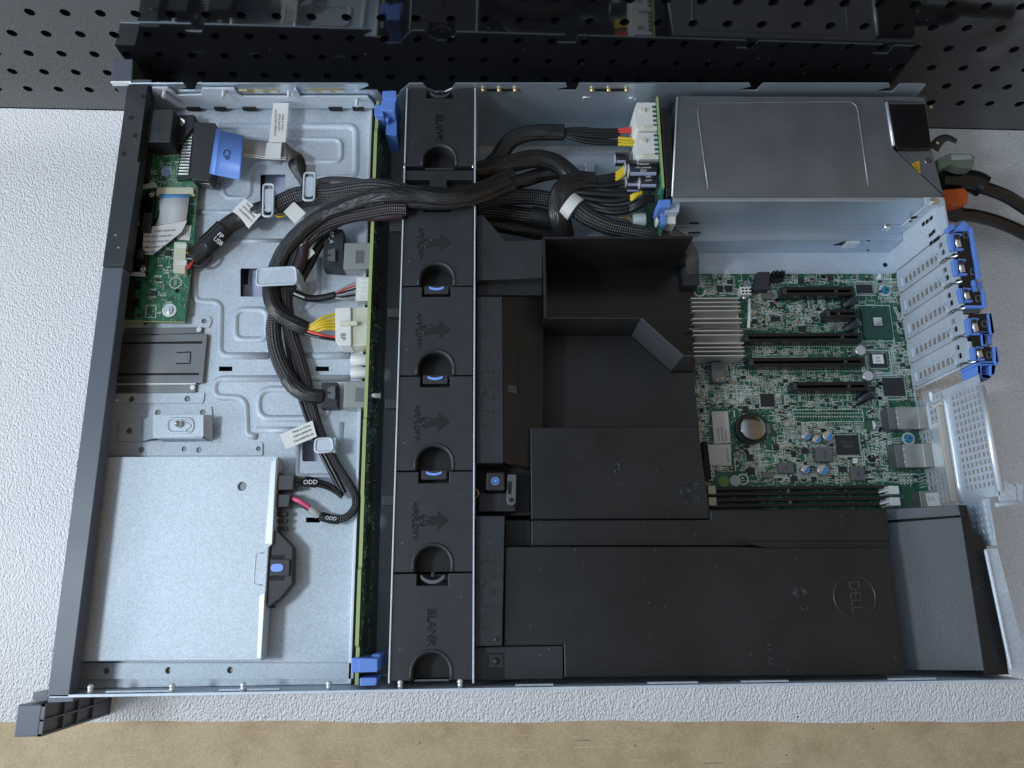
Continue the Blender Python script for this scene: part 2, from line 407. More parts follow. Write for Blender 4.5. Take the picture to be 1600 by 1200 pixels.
# ---------------------------------------------------------------- workbench, foam sheet, pegboard
def foam_mat():
    m = mat('white_foam', (.72, .72, .73), .62, 0, .35)
    nt = m.node_tree; b = nt.nodes['Principled BSDF']; tc = nt.nodes.new('ShaderNodeTexCoord')
    v = nt.nodes.new('ShaderNodeTexVoronoi'); v.inputs['Scale'].default_value = 820; v.feature = 'SMOOTH_F1'
    n0 = nt.nodes.new('ShaderNodeTexNoise'); n0.inputs['Scale'].default_value = 1500; n0.inputs['Detail'].default_value = 3
    n = nt.nodes.new('ShaderNodeTexNoise'); n.inputs['Scale'].default_value = 640; n.inputs['Detail'].default_value = 2
    mp = nt.nodes.new('ShaderNodeMapping'); mp.inputs['Scale'].default_value = (1, .75, 1); mp.inputs['Rotation'].default_value = (0, 0, .5)
    nt.links.new(tc.outputs['Object'], mp.inputs[0])
    for q in (v, n, n0): nt.links.new(mp.outputs[0], q.inputs['Vector'])
    a = nt.nodes.new('ShaderNodeMath'); a.operation = 'SUBTRACT'; nt.links.new(n.outputs['Fac'], a.inputs[0]); nt.links.new(v.outputs['Distance'], a.inputs[1])
    a2 = nt.nodes.new('ShaderNodeMath'); a2.operation = 'MULTIPLY_ADD'; nt.links.new(n0.outputs['Fac'], a2.inputs[0]); a2.inputs[1].default_value = .45; nt.links.new(a.outputs[0], a2.inputs[2])
    bp = nt.nodes.new('ShaderNodeBump'); bp.inputs['Strength'].default_value = .95; bp.inputs['Distance'].default_value = 1.0 * S
    nt.links.new(a2.outputs[0], bp.inputs['Height']); nt.links.new(bp.outputs[0], b.inputs['Normal'])
    # sparse dark grit
    vv = nt.nodes.new('ShaderNodeTexVoronoi'); vv.inputs['Scale'].default_value = 32; nt.links.new(tc.outputs['Object'], vv.inputs['Vector'])
    lt = nt.nodes.new('ShaderNodeMath'); lt.operation = 'LESS_THAN'; lt.inputs[1].default_value = .022; nt.links.new(vv.outputs['Distance'], lt.inputs[0])
    mx = nt.nodes.new('ShaderNodeMix'); mx.data_type = 'RGBA'; nt.links.new(lt.outputs[0], mx.inputs[0]); mx.inputs[6].default_value = (.72, .72, .73, 1); mx.inputs[7].default_value = (.12, .11, .10, 1)
    nt.links.new(mx.outputs[2], b.inputs['Base Color'])
    return m
FOAM = foam_mat()
def kraft_mat():
    m = mat('kraft_board', (.36, .27, .165), .55, 0, .3)
    nt = m.node_tree; b = nt.nodes['Principled BSDF']; tc = nt.nodes.new('ShaderNodeTexCoord')
    def noi(s, d, mp=None):
        n = nt.nodes.new('ShaderNodeTexNoise'); n.inputs['Scale'].default_value = s; n.inputs['Detail'].default_value = d; nt.links.new((mp or tc).outputs[0 if mp else 3], n.inputs['Vector']); return n
    r = nt.nodes.new('ShaderNodeValToRGB'); n = noi(38, 9); n.inputs['Roughness'].default_value = .68; nt.links.new(n.outputs['Fac'], r.inputs[0])
    r.color_ramp.elements[0].position = .30; r.color_ramp.elements[0].color = (.37, .27, .16, 1)
    r.color_ramp.elements[1].position = .58; r.color_ramp.elements[1].color = (.47, .365, .23, 1)
    f = noi(1600, 2); mx = nt.nodes.new('ShaderNodeMix'); mx.data_type = 'RGBA'; mx.blend_type = 'OVERLAY'; mx.inputs[0].default_value = .55
    nt.links.new(r.outputs[0], mx.inputs[6]); nt.links.new(f.outputs['Fac'], mx.inputs[7])
    # scratches: stretched noise along two directions
    last = mx.outputs[2]
    for ang, th, c in ((.5, .70, (.58, .42, .28)), (-.9, .72, (.20, .15, .10)), (1.1, .71, (.58, .4, .27))):
        mp = nt.nodes.new('ShaderNodeMapping'); mp.inputs['Rotation'].default_value = (0, 0, ang); mp.inputs['Scale'].default_value = (14, 420, 1); nt.links.new(tc.outputs['Object'], mp.inputs[0])
        q = noi(1, 2, mp); gt = nt.nodes.new('ShaderNodeMath'); gt.operation = 'GREATER_THAN'; gt.inputs[1].default_value = th; nt.links.new(q.outputs['Fac'], gt.inputs[0])
        m2 = nt.nodes.new('ShaderNodeMix'); m2.data_type = 'RGBA'; nt.links.new(gt.outputs[0], m2.inputs[0]); nt.links.new(last, m2.inputs[6]); m2.inputs[7].default_value = (*c, 1); last = m2.outputs[2]
    vv = nt.nodes.new('ShaderNodeTexVoronoi'); vv.inputs['Scale'].default_value = 55; nt.links.new(tc.outputs['Object'], vv.inputs['Vector'])
    lt = nt.nodes.new('ShaderNodeMath'); lt.operation = 'LESS_THAN'; lt.inputs[1].default_value = .035; nt.links.new(vv.outputs['Distance'], lt.inputs[0])
    m3 = nt.nodes.new('ShaderNodeMix'); m3.data_type = 'RGBA'; nt.links.new(lt.outputs[0], m3.inputs[0]); nt.links.new(last, m3.inputs[6]); m3.inputs[7].default_value = (.10, .07, .04, 1)
    nt.links.new(m3.outputs[2], b.inputs['Base Color'])
    return m
b_ = MB(); b_.box(-700, 1200, -700, 600, -34, -8); tag(b_.build('workbench', kraft_mat()), 'brown kraft covered bench top below the foam sheet', 'bench', kind='structure')
# foam sheet: lies flat, its far margin is pushed up a little against the pegboard
def peg_y(x): return 461.8 - .0168 * x
fm = MB(); rows = []
def edge_y(x): return P(0, 1128, 0).y + (P(1600, 1128, 0).y - P(0, 1128, 0).y) * (x + 90) / 740 + .5 * math.sin(x * .021) + .5 * math.sin(x * .057 + 1)
xs = [-260 + 12 * i for i in range(92)]
for x in xs:
    r = []
    y0, y1 = edge_y(x), peg_y(x) - .6
    for t in (0, .3, .6, .9, .93, .96, .985, 1):
        y = y0 + (y1 - y0) * t
        rise = max(0, (y - (y1 - 30)) / 30) ** 1.5 * (11 - .012 * x)
        r.append((len(fm.v), )); fm.v.append(Vector((x, y, -.6 + rise)))
    fm.v.append(Vector((x, y0, -8)))
    rows.append(len(fm.v) - 9)
for a, b in zip(rows, rows[1:]):
    for k in range(7): fm.face((a + k, b + k, b + k + 1, a + k + 1), 0, True)
    fm.face((a, a + 8, b + 8, b), 0)
fo = fm.build('foam_sheet', FOAM); tag(fo, 'white pebbled foam sheet lying on the brown bench under the open server', 'foam sheet')
# pegboard: real holes
pg = MB(); pitch, rz = 25.06, 22.4
x_a = -92.4 - 8 * pitch
peg_o = Vector((0, 461.8, 0)); PEGT = 4
def pegp(x, z, d=0): return Vector((x, peg_y(x) + d, z))
zs = [39.3 + rz * k for k in range(0, 9)]
R_ = 3.6; NN = 16
for k, z in enumerate(zs):
    for i in range(46):
        x = x_a + pitch * i + .7 * (k - 2)
        b0 = len(pg.v); zb, zt = z - rz / 2, z + rz / 2
        xl, xr = x_a + pitch * (i - .5), x_a + pitch * (i + .5)
        sq = []
        for n in range(NN):
            a = 2 * math.pi * n / NN; c, s_ = math.cos(a), math.sin(a); q = max(abs(c), abs(s_))
            sq.append((xl + (xr - xl) * (c / q + 1) / 2, z + s_ / q * rz / 2))
        for (ax, az) in sq: pg.v.append(pegp(ax, az))
        for n in range(NN): a = 2 * math.pi * n / NN; pg.v.append(pegp(x + R_ * math.cos(a), z + R_ * math.sin(a)))
        for n in range(NN): a = 2 * math.pi * n / NN; pg.v.append(pegp(x + R_ * math.cos(a), z + R_ * math.sin(a), PEGT))
        for n in range(NN):
            m = (n + 1) % NN
            pg.face((b0 + n, b0 + m, b0 + NN + m, b0 + NN + n)); pg.face((b0 + NN + n, b0 + NN + m, b0 + 2*NN + m, b0 + 2*NN + n))
xl, xr = x_a - pitch / 2, x_a + pitch * 45.5
pg.quad(pegp(xl, -6), pegp(xr, -6), pegp(xr, 39.3 - rz / 2), pegp(xl, 39.3 - rz / 2))
pg.quad(pegp(xl, zs[-1] + rz / 2), pegp(xr, zs[-1] + rz / 2), pegp(xr, zs[-1] + 60), pegp(xl, zs[-1] + 60))
pg.quad(pegp(xl, -6, PEGT), pegp(xr, -6, PEGT), pegp(xr, 300, PEGT + 8), pegp(xl, 300, PEGT + 8), 1)
PEG = mat('glossy_black_hardboard', (.008, .008, .009), .08, 0, .9, coat=.85, bump=(260, .02, .2), speck=(110, .05, (.18, .18, .18), .5))
tag(pg.build('pegboard', [PEG, DARK], recalc=False), 'glossy black pegboard standing upright behind the server', 'pegboard')
# ================================================================= the server case
L_ = 600.5; ZP = 55.0
CH = thing('server_chassis', 'open galvanised steel rack server case with its lid off on white foam', 'server case', (300, 217, 0))
MB().box(-15, L_, .2, 434, -.6, 0).build('floor_pan', STEEL, CH)
# far wall with its hooked notches
def fw(px, py): q = PY(px, py, 434); return (q.x, q.z)
top = [(232, 131), (286, 131), (291, 137), (277, 140), (277, 142), (304, 142), (308, 131), (574, 131), (576, 134), (563, 139), (563, 141), (590, 142), (597, 150), (622, 150), (626, 143), (640, 131), (661, 131), (668, 139), (680, 144), (695, 144), (706, 139), (712, 131),
       (884, 131), (886, 136), (871, 139), (871, 142), (900, 142), (905, 131), (1171, 131), (1173, 135), (1156, 140), (1156, 142), (1182, 142), (1192, 131), (1389, 131), (1391, 136), (1372, 141), (1372, 144), (1394, 144), (1406, 132), (1445, 132)]
poly = [fw(*q) for q in top]
poly = [(-12, 0), (-12, 87)] + poly + [(L_, 87), (L_, 0)]
MB().prism(poly, 434, 435.2, 'xz').build('side_wall', STEELW, CH)
# inner stiffener sheet of the far wall above the drive bay
def iw(px, py): q = PY(px, py, 432.4); return (q.x, q.z)
ip = [(238, 136), (262, 136), (270, 141), (276, 147), (278, 148), (314, 147), (317, 137), (366, 137), (372, 146), (380, 150), (454, 150), (462, 136), (470, 150), (558, 150), (575, 150), (584, 160), (586, 168), (238, 168)]
ip = [iw(*q) for q in ip]
slots = [rect(*iw(x0, 170.3), *iw(x1, 166)) for x0, x1 in ((294, 312), (334, 352), (381, 399), (515, 534), (549, 570))]
MB().prism(ip, 431.6, 433.2, 'xz').build('wall_stiffener', STEEL, CH, bevel=.3)
lb = MB()
for x0, x1 in ((294, 312), (337, 352), (381, 399), (515, 534), (552, 568)):
    a = iw(x0, 170.5); c = iw(x1, 165.5); lb.box(a[0], c[0], 430.6, 431.5, max(a[1], ZP + .4), c[1])
lb.build('wall_slot', DARK, CH)
for px in (257, 350, 452, 558):
    a = PY(px, 143 if px < 500 else 156, 431); m = MB(); m.cyl((a.x, 431.5, a.z), 1.5, -5, 'y', 14); m.cyl((a.x, 426.5, a.z), 1.9, -.8, 'y', 14); m.build('rail_pin', BRIGHT, CH, bevel=.2)
for x0, x1, yy in ((372, 438, 142), (478, 540, 141)):
    a = PY(x0, yy, 431.6); c = PY(x1, yy, 431.6)
    m = MB(); r = 2.4; pl = circ(a.x + r, a.z, r, 8, math.pi / 2, 3 * math.pi / 2) + circ(c.x - r, c.z, r, 8, -math.pi / 2, math.pi / 2)
    m.prism(pl, 431.3, 431.55, 'xz'); 
    for t in (.12, .5, .86): q = a.lerp(c, t); m.box(q.x - 3.5, q.x + 3.5, 430.4, 431.2, q.z - 1.1, q.z + 1.3, 1)
    m.build('lid_roller_slot', [GOLD, CHROME], CH)
for grp in ((755, 780, 805), (925, 951, 979)):
    m = MB()
    for px in grp:
        q = PY(px, 140, 433.6); m.sphere((q.x, 432.9, q.z), 2.0)
    a = PY(grp[0] + 6, 140.5, 433.6); c = PY(grp[2] - 4, 140.5, 433.6); m.box(a.x, c.x, 433.2, 433.8, a.z - 1.3, a.z + 1.3, 1)
    m.build('lid_roller', [GOLD, DARK], CH)
# near wall, folded at the rim
nw = MB(); nw.box(-12, L_, -1.2, 0, 0, 86.2)
nw.box(-12, L_, -1.4, .35, 86.2, 87)
for x0, x1 in ((20, 60), (90, 128), (276, 300), (360, 392), (420, 450), (515, 545)):
    nw.box(x0, x1, .4, 1.6, 79, 82.5)
nw.build('side_wall', STEEL, CH, bevel=.25)
for px in (158, 276, 381, 511, 622, 717):
    a = PY(px, 1076, 1.5); m = MB(); m.cyl((a.x, 0, 83), 1.6, 4, 'y', 14); m.sphere((a.x, 4, 83), 1.9); m.build('rail_pin', BRIGHT, CH)
# front cross bar: painted steel below, black plastic panel above
MB().prism(PP([(160, 417.5), (193, 417.5), (108, 1090), (73, 1090)], 87), 76, 87).build('front_bar', BARM, CH, bevel=.7)
m = MB(); m.prism(PP([(199, 133), (231, 133), (193, 416.5), (160, 416.5)], 87), 74, 87)
m.prism(PP([(186, 253), (219, 253), (194.5, 414), (161.5, 414)], 87.4), 87.0, 87.5)
pnl = m.build('front_panel', BLK, CH, bevel=.5)
for q in ((224, 151, 87.1), (204.5, 183.5, 87.1), (211, 211, 87.1), (194, 240, 87.1)):
    c = P(*q); MB().cyl((c.x, c.y, 87.01), 1.9, .15, n=16).build('recess', DARK, pnl)
for q in ((180.5, 367.5), (185, 387)):
    c = P(*q, 87.5); MB().cyl((c.x, c.y, 87.45), .7, .2, n=10).build('scuff', GREYW, pnl)
for q, l in (((120, 721), 2.4), ((80, 1017), 1.6), ((73, 1072), 2.6), ((119, 728), 1.2)):
    c = P(*q, 86.8); m = MB(); m.obox(c, (.5, 1), l / 2, l / 5, 86.2, 87.25); m.build('paint_chip', WHITE, CH)
MB().box(-14.6, -11.8, .3, 433.8, 0, 75.5).build('light_block_plate', STEEL2, CH)  # unseen filler added below the bar to stop light leaking in
# rack ears
def ear(name, pts, lower, far):
    m = MB(); m.prism(PP(pts, 87), 0, 87)
    o = m.build('rack_ear', BARM, CH, bevel=.8)
    return o
e1 = PP([(33, 1097), (72, 1097), (67, 1151), (26, 1151)], 87)
x1 = e1[1][0]; yb, yt = e1[2][1], -1.6
er = MB(); er.prism([(x1 - 17, yt - 3.5), (x1 - 2.2, yt - 3.5), (x1 - 2.2, yb), (x1 - 17, yb)], 0, 87)
er.build('rack_ear', BARM, CH, bevel=.7); ear1 = [c for c in CH.children if c.name.startswith('rack_ear')][0]
rb = MB(); xa, xb = x1 - 3.4, x1
for z0, z1 in ((0, 2), (24, 25.6), (44, 46), (62, 63.6), (85, 86.8)): rb.box(xa, xb - .2, yb, yt - 3.5, z0, z1)
for y0, y1 in ((yb, yb + 1.4), (yt - 4.9, yt - 3.5), ((yb + yt) / 2 - 2.4, (yb + yt) / 2 - 1.2)): rb.box(xa, xb, y0, y1, 0, 86.8)
rb.build('rib', BARM, ear1); 
MB().box(xa, xb - .6, yb + 1.4, yt - 5, 2, 24).build('rib_plate', BARM, ear1)
c = Vector((xb, (yb + yt) / 2 + 3, 9)); MB().cyl((xb - .6, c.y, c.z), 2.0, .8, 'x').build('screw', CHROME, ear1)
MB().prism(PP([(52, 1082), (74, 1080), (74, 1093), (51, 1095)], 80), 6, 80).build('ear_mount', BARM, ear1)
MB().prism(PP([(74, 1090.5), (113, 1090), (113, 1096), (74, 1098)], 87), 78, 86.3).build('ear_mount', BARM, ear1)
e2 = PP([(173, 127), (206, 127), (208, 92), (175, 92)], 87)
er = MB(); er.prism(e2, 8, 87); er.build('rack_ear', BARM, CH, bevel=.7)
ear2 = [c for c in CH.children if c.name.startswith('rack_ear')][1]
MB().prism(PP([(205, 124), (236, 124), (236, 131), (206, 131.5)], 87), 70, 86.5).build('ear_mount', BARM, ear2)
MB().box(-16, -12, 436, 446, 20, 60).build('ear_mount', BARM, ear2)
MB().prism(PP([(173, 127.2), (205, 127.2), (205, 129.2), (173, 129.2)], 87), 83, 87.2).build('lip', BRIGHT, ear2)

# --------------------------------------------------------------- drive bay top plate with pressed ribs
def pl_hole(x0, y0, x1, y1, r=1.5): return rounded(PP([(x0, y0), (x1, y0), (x1, y1), (x0, y1)], ZP), r, 3)
wins = [pl_hole(406.5, 272, 446, 318), pl_hole(375.5, 419, 412, 463.5), pl_hole(472, 688, 497, 721)]
small = [pl_hole(*q, r=.3) for q in ((342, 572.5, 363, 580), (493, 572.5, 514, 580), (478, 808.5, 500, 816.5), (294, 166.5, 312, 171), (381, 166.5, 399, 171), (515, 166.5, 534, 171))]
outer = [(-13, .4), (167.4, .4), (167.4, 433.9), (-13, 433.9)]
dp = MB(); dp.prism(outer, ZP - 1.2, ZP, holes=wins + small)
plate = dp.build('drive_bay_plate', STEEL, CH)
def rib(px, r, w=3.2, h=1.7, closed=False):
    pts = PP(px, ZP)
    if closed: q = rounded(pts, r, 6)
    else:
        q = rounded([pts[0]] + pts[1:-1] + [pts[-1]] if 0 else pts, r, 6) if 0 else None
        q = [pts[0]]
        for i in range(1, len(pts) - 1):
            rr = rounded([pts[i-1], pts[i], pts[i+1]], [0.001, r, .001], 6)
            a, b = Vector(pts[i-1]), Vector(pts[i]); c_ = Vector(pts[i+1])
            u, v = (a - b), (c_ - b); t = min(r, u.length * .48, v.length * .48); u.normalize(); v.normalize()
            for k in range(7):
                s_ = k / 6; g = (b + u * t) * (1 - s_) ** 2 + b * 2 * s_ * (1 - s_) + (b + v * t) * s_ * s_; q.append((g.x, g.y))
        q.append(pts[-1])
    m = MB(); m.ridge([(x, y, ZP) for x, y in q], w, h, closed=closed)
    return m.build('pressed_rib', STEEL, plate)
rib([(342, 197), (556, 197), (556, 277), (470, 277)], 7, 3.4)
rib([(375, 218), (533, 218), (533, 253), (478, 253)], 6, 2.6)
rib([(440, 253), (401, 253), (391, 268), (391, 310), (350, 310), (346, 286)], 8, 2.6)
rib([(311, 332), (370, 332), (400, 332)], 4, 2.8)
rib([(360, 376), (440, 376)], 3, 2.0, 1.0)
rib([(304, 345), (304, 472), (345, 472), (343, 556), (420, 556)], 7, 3.2)
rib([(470, 557), (546, 555)], 5, 3.4)
rib([(368, 484), (418, 484), (418, 531), (368, 531)], 7, 3.0, 1.6, True)
rib([(546, 591), (336, 592), (334, 620), (384, 622), (386, 680), (402, 682)], 8, 3.0)
rib([(404, 608), (516, 608), (514, 654), (404, 654)], 10, 3.0, 1.6, True)
rib([(400, 672), (484, 672)], 5, 3.0)
rib([(497, 404), (496, 470), (468, 486)], 8, 3.0)
rib([(467, 684), (463, 744), (530, 744), (534, 660)], 4, 2.2, 1.1)
# formed frame strips lying on the plate, with screw holes
def strip(px, z0, z1, holes=(), name='frame_strip', r=1.5):
    m = MB(); m.prism(rounded(PP(px, z1), r, 3), z0, z1, holes=[circ(P(a, b, z1).x, P(a, b, z1).y, hr, 14) for a, b, hr in holes])
    o = m.build(name, STEEL, CH, bevel=.25)
    for a, b, hr in holes: c = P(a, b, z1); q = MB(); q.cyl((c.x, c.y, z0 + .02), hr - .05, .1, n=14); q.build('screw_hole', STEEL2, o)
    return o
strip([(117, 1036), (553, 1036), (552, 1061), (118, 1061)], ZP, ZP + 3, [(166, 1048.5, 2), (263, 1047.5, 2.1), (359.5, 1047, 2.1)])
strip([(188, 496), (326, 494), (331, 500), (327, 512), (185, 512)], ZP, ZP + 1.2, [(227, 505, 1.6), (319, 501.5, 2)])
strip([(176, 613), (320, 613), (317, 630), (172, 630)], ZP, ZP + 1.2, [(205, 623.5, 2.2), (293, 623, 2.2)])
strip([(232, 640), (240, 635), (330, 635), (332, 650), (328, 655), (232, 656)], ZP, ZP + 1.2, [(247, 644.5, 2.1), (317, 644, 2.1)])
strip([(163, 691), (410, 691), (410, 712), (160, 712)], ZP, ZP + 1.2, [(221, 703, 2.2), (288, 701.5, 1.9), (311, 703, 2.0), (404, 701, 1.8)])
strip([(186, 658), (222, 657), (222, 690), (184, 690)], ZP, ZP + .8, [(201.5, 673, 2.2)])
# the folded bracket with a guide stud
bk = MB(); a = P(236, 670, 58); zt = 68
top = PP([(238, 648), (318, 648), (318, 682), (239, 685)], zt); bot = PP([(222, 657), (222, 690)], ZP + .9)
bk.slab([(*top[0], zt), (*top[1], zt), (*top[2], zt), (*top[3], zt)], .9)
bk.slab([(*top[0], zt - .05), (*top[3], zt - .05), (*bot[1], ZP + 1.6), (*bot[0], ZP + 1.6)], .8)
bk.slab([(top[1][0], top[1][1], zt - .05), (top[2][0], top[2][1], zt - .05), (top[2][0] + 4, top[2][1] - 3, zt - 7), (top[1][0] + 4, top[1][1] + 1, zt - 5)], .8)
bk.box(top[3][0] + 2, top[2][0] - 1, top[3][1], top[3][1] + .9, ZP, zt - 1)
bk.box(top[0][0] + 2, top[1][0] - 1, top[1][1] - 1, top[1][1] - .1, ZP, zt - 1)
brk = bk.build('guide_bracket', STEEL, CH, bevel=.3)
c = P(281, 663.5, zt); m = MB(); m.ridge([(x, y, zt) for x, y in rounded(PP([(262, 654), (302, 654), (302, 676), (262, 676)], zt), 5, 6)], 1.3, .8, closed=True); m.build('pressed_rib', STEEL, brk)
m = MB(); m.prism(rounded(PP([(272, 664), (281, 658), (287, 658), (301, 665), (290, 674), (276, 672)], zt), 1, 3), zt, zt + .9); m.build('stud_plate', STEEL, brk, bevel=.2)
m = MB(); m.lathe((c.x, c.y, zt + .9), [(2.6, 0), (2.6, 2), (2.0, 3.4), (1.2, 5.2), (.3, 5.8)], 18); m.build('stud', CHROME, brk)
m = MB(); q = P(170, 625.5, 60); m.cyl((q.x - 2, q.y, 60), 1.6, 5, 'x', 14); m.cyl((q.x + 3, q.y, 60), 1.6, 4, 'x', 14, r2=.3); m.build('guide_pin', BRIGHT, CH)
# pull-out information tag tray
tz = ZP + 3.6
tr = MB(); tr.prism(rounded(PP([(181, 525), (324, 521), (317, 598), (172, 600)], tz), .6, 2), ZP + 1, tz)
tray = tr.build('information_tag_tray', STEEL2, CH, bevel=.3)
for px in ([(181, 535), (316, 533), (316, 537), (180, 538)], [(174, 583.5), (311, 582.5), (311, 586), (174, 587)]):
    MB().prism(PP(px, tz), tz - .1, tz + .12).build('slot', DARK, tray)
for q in (((276, 551), (298, 550)), ((275, 568), (297, 568)), ((298, 550), (297, 568))):
    a, b = P(*q[0], tz), P(*q[1], tz); MB().obox((a + b) / 2, b - a, (b - a).length / 2, .45, tz - .1, tz + .14).build('slot', DARK, tray)
for px in ([(184, 513), (316, 511), (315, 520), (182, 523)], [(173, 600.5), (306, 599), (305, 613), (174, 614)]):
    m = MB(); m.prism(PP(px, ZP + 2.6), ZP + 1, ZP + 2.6); o = m.build('rail_strip', STEEL2, CH, bevel=.2)
MB().prism(PP([(172, 599.6), (306, 598.6), (306, 600.4), (172, 601.4)], tz), ZP, tz + .3).build('rail_lip', BRIGHT, CH)
for q in ((190, 516), (311, 515), (178, 605.5), (301, 605.5)):
    c = P(*q, ZP + 2.6); m = MB(); m.cyl((c.x, c.y, ZP + 2.6), 1.9, .5, n=14); m.build('rivet', BRIGHT, CH, bevel=.2)
# wire clips stamped from the plate
def loop_clip(px, w, z):
    q = [P(a, b, z) for a, b in px]
    pts = rounded([(p.x, p.y) for p in q], 2.6, 6)
    m = MB(); m.tube([(x, y, z) for x, y in pts], .9, .9, 10, closed=True)
    pin = Vector((sum(p.x for p in q) / 4, sum(p.y for p in q) / 4))
    q2 = rounded([tuple(pin.xy + (Vector((p.x, p.y)) - pin) * .72) for p in q], 2, 4)
    m.prism(q2, z - .9, z + .1)
    a = (q[0] + q[1]) / 2; m.box(a.x - 1.5, a.x + 1.5, a.y + .2, a.y + 1.2, ZP, z - .6)
    return m.build('wire_clip', STEEL, CH)
loop_clip([(412, 288), (428, 288), (426, 338), (411, 338)], 8, 74)
loop_clip([(476, 270), (493, 270), (491, 313), (474, 313)], 8, 74)
def flat_clip(px, z, foot):
    m = MB(); q = rounded(PP(px, z), 3, 6); m.prism(q, z - 1.1, z)
    m.tube([(x, y, z - .3) for x, y in q], 1.0, 1.0, 8, closed=True)
    a = P(*foot, z); m.box(a.x - 1, a.x + 1.2, a.y - 5, a.y + 5, ZP, z - .4)
    return m.build('wire_clip', STEEL, CH)
flat_clip([(402, 420), (462, 417), (464, 443), (401, 446)], 82, (463, 431))
flat_clip([(493, 686), (519, 684), (521, 705), (492, 707)], 70, (521, 695))
# right edge lip of the bay plate and backplane carrier
MB().box(166.2, 168.2, 1, 433, ZP - 20, ZP + 3).build('plate_lip', BRIGHT, CH, bevel=.3)
tx = MB()
text('P/N 05YCN TLG 42943', P(508, 920, ZP + .05), 4.2, -90, STEEL, plate, .02, 'stamped_lettering')
text('S/N AJ - 1', P(486, 905, ZP + .05), 3.6, -90, STEEL, plate, .02, 'stamped_lettering')
for q, s in (((541, 650), 3.0),):
    c = P(*q, ZP); m = MB(); m.tube([(c.x + 2, c.y - 2, ZP), (c.x, c.y + 2, ZP), (c.x - 2, c.y - 2, ZP)], .25, .25, 6, closed=True); m.build('stamped_mark', BRIGHT, plate)
# --------------------------------------------------------------- fan bay rails (bright sheet edges either side of the fans)
for (pa, pb) in (((636, 137), (607.5, 1068)), ((742.5, 137), (739.5, 1068))):
    a, b = P(*pa, 85), P(*pb, 85)
    m = MB(); d = (b - a); m.obox((a + b) / 2, d, d.length / 2, .55, 0, 85); m.build('fan_bay_rail', STEEL, CH, bevel=.3)
a, b = P(608, 300, 6), P(600, 1060, 6)
# --------------------------------------------------------------- supply cage
yw = 339.6
m = MB(); m.box(398, L_ - .4, yw - 1, yw, 40.4, 83.6); m.box(398, L_ - .4, yw - 1.2, yw - .2, 24.5, 39.8)
m.box(398, L_ - .4, yw - 7, yw - .2, 23.4, 24.4); m.box(398, L_ - .4, yw - 7, yw - 6, 0, 23.3)
m.box(398, L_ - 30, yw - 3.2, yw - 1.1, 82.6, 83.9)
m.build('supply_cage', STEELW, CH, bevel=.3)
cage = CH.children[-1] if 0 else [c for c in CH.children if c.name.startswith('supply_cage')][0]
q = PY(1385, 355, yw - 1.5); m = MB(); m.cyl((q.x, yw - 1, q.z), 3.2, -2, 'y', 16); m.cyl((q.x, yw - 3, q.z), 2.2, -.8, 'y', 6); m.build('screw', CHROME, cage)
q = PY(1330, 380, yw - 7.2); m = MB(); m.box(q.x - 6, q.x + 5, yw - 9.5, yw - 7.1, q.z - 5, q.z + 5); m.build('retaining_tab', BRIGHT, cage, bevel=.4)
q = PY(1318, 380, yw - 7.2); m = MB(); m.prism([(q.x - 7, q.z - 4), (q.x + 2, q.z - 4), (q.x + 2, q.z + 6)], yw - 7.4, yw - 7.1, 'xz'); m.build('tab_opening', DARK, cage)
for px, py, l in ((1085, 349, 7), (1085, 364, 10), (1100, 402, 4), (1112, 402, 4)):
    q = PY(px, py, yw - 1.4); m = MB(); m.box(q.x - l / 2, q.x + l / 2, yw - 1.6, yw - .9, q.z - 1, q.z + 1); m.build('seam_slot', DARK, cage)
m = MB(); pts = [PY(1407, 352, yw - 1.2), PY(1455, 312, yw - 1.2), PY(1470, 312, yw - 1.2), PY(1478, 330, yw - 1.2), PY(1440, 352, yw - 1.2)]
m.prism([(p.x, p.z) for p in pts], yw - 2.6, yw - 1.2, 'xz'); m.build('gusset', STEEL, cage, bevel=.2)
for px, py, r in ((1428, 340, 2.6), (1423, 346, 1.4)):
    q = PY(px, py, yw - 2.8); m = MB(); m.cyl((q.x, yw - 2.65, q.z), r, -.15, 'y', 14); m.build('hole', DARK, cage)
m = MB(); q = P(1459, 321, 84); m.box(q.x - 6, q.x + 8, yw - 7, yw - .2, 83, 84.2); m.build('corner_plate', STEEL, cage, bevel=.2); m = MB(); m.cyl((q.x, yw - 4, 84.2), 3, 1.4, n=16); m.cyl((q.x, yw - 4, 85.6), 2, .5, n=6); m.build('corner_screw', CHROME, cage, bevel=.2)
c = P(1383, 413, 1); 
for px, py in ((1383, 414), (1357, 376), (1356, 391)):
    q = P(px, py, 0) if py > 400 else PY(px, py, yw - 7.2)
    m = MB()
    if py > 400: m.cyl((q.x, q.y, 0.02), 2, .2, n=14)
    else: m.cyl((q.x, yw - 7.1, max(2, q.z)), 1.2, -.2, 'y', 12)
    m.build('hole', DARK, CH)
# --------------------------------------------------------------- rear panel (plane x = L_)
RX = L_
def yz(px, py): q = PX(px, py, RX); return (q.y, q.z)
cov_y = [290.3 - 20.1 * i + 10.4 for i in range(5)]       # slot centres
rp = MB()
rp.prism([(313, 0), (339, 0), (339, 84), (313, 84)], RX, RX + 1.2, 'yz')          # panel beside the cage
sl = []
for r_, n_ in ((0, 3), (1, 3), (2, 2)): pass
panel_y0, panel_y1 = 116.0, 199.5
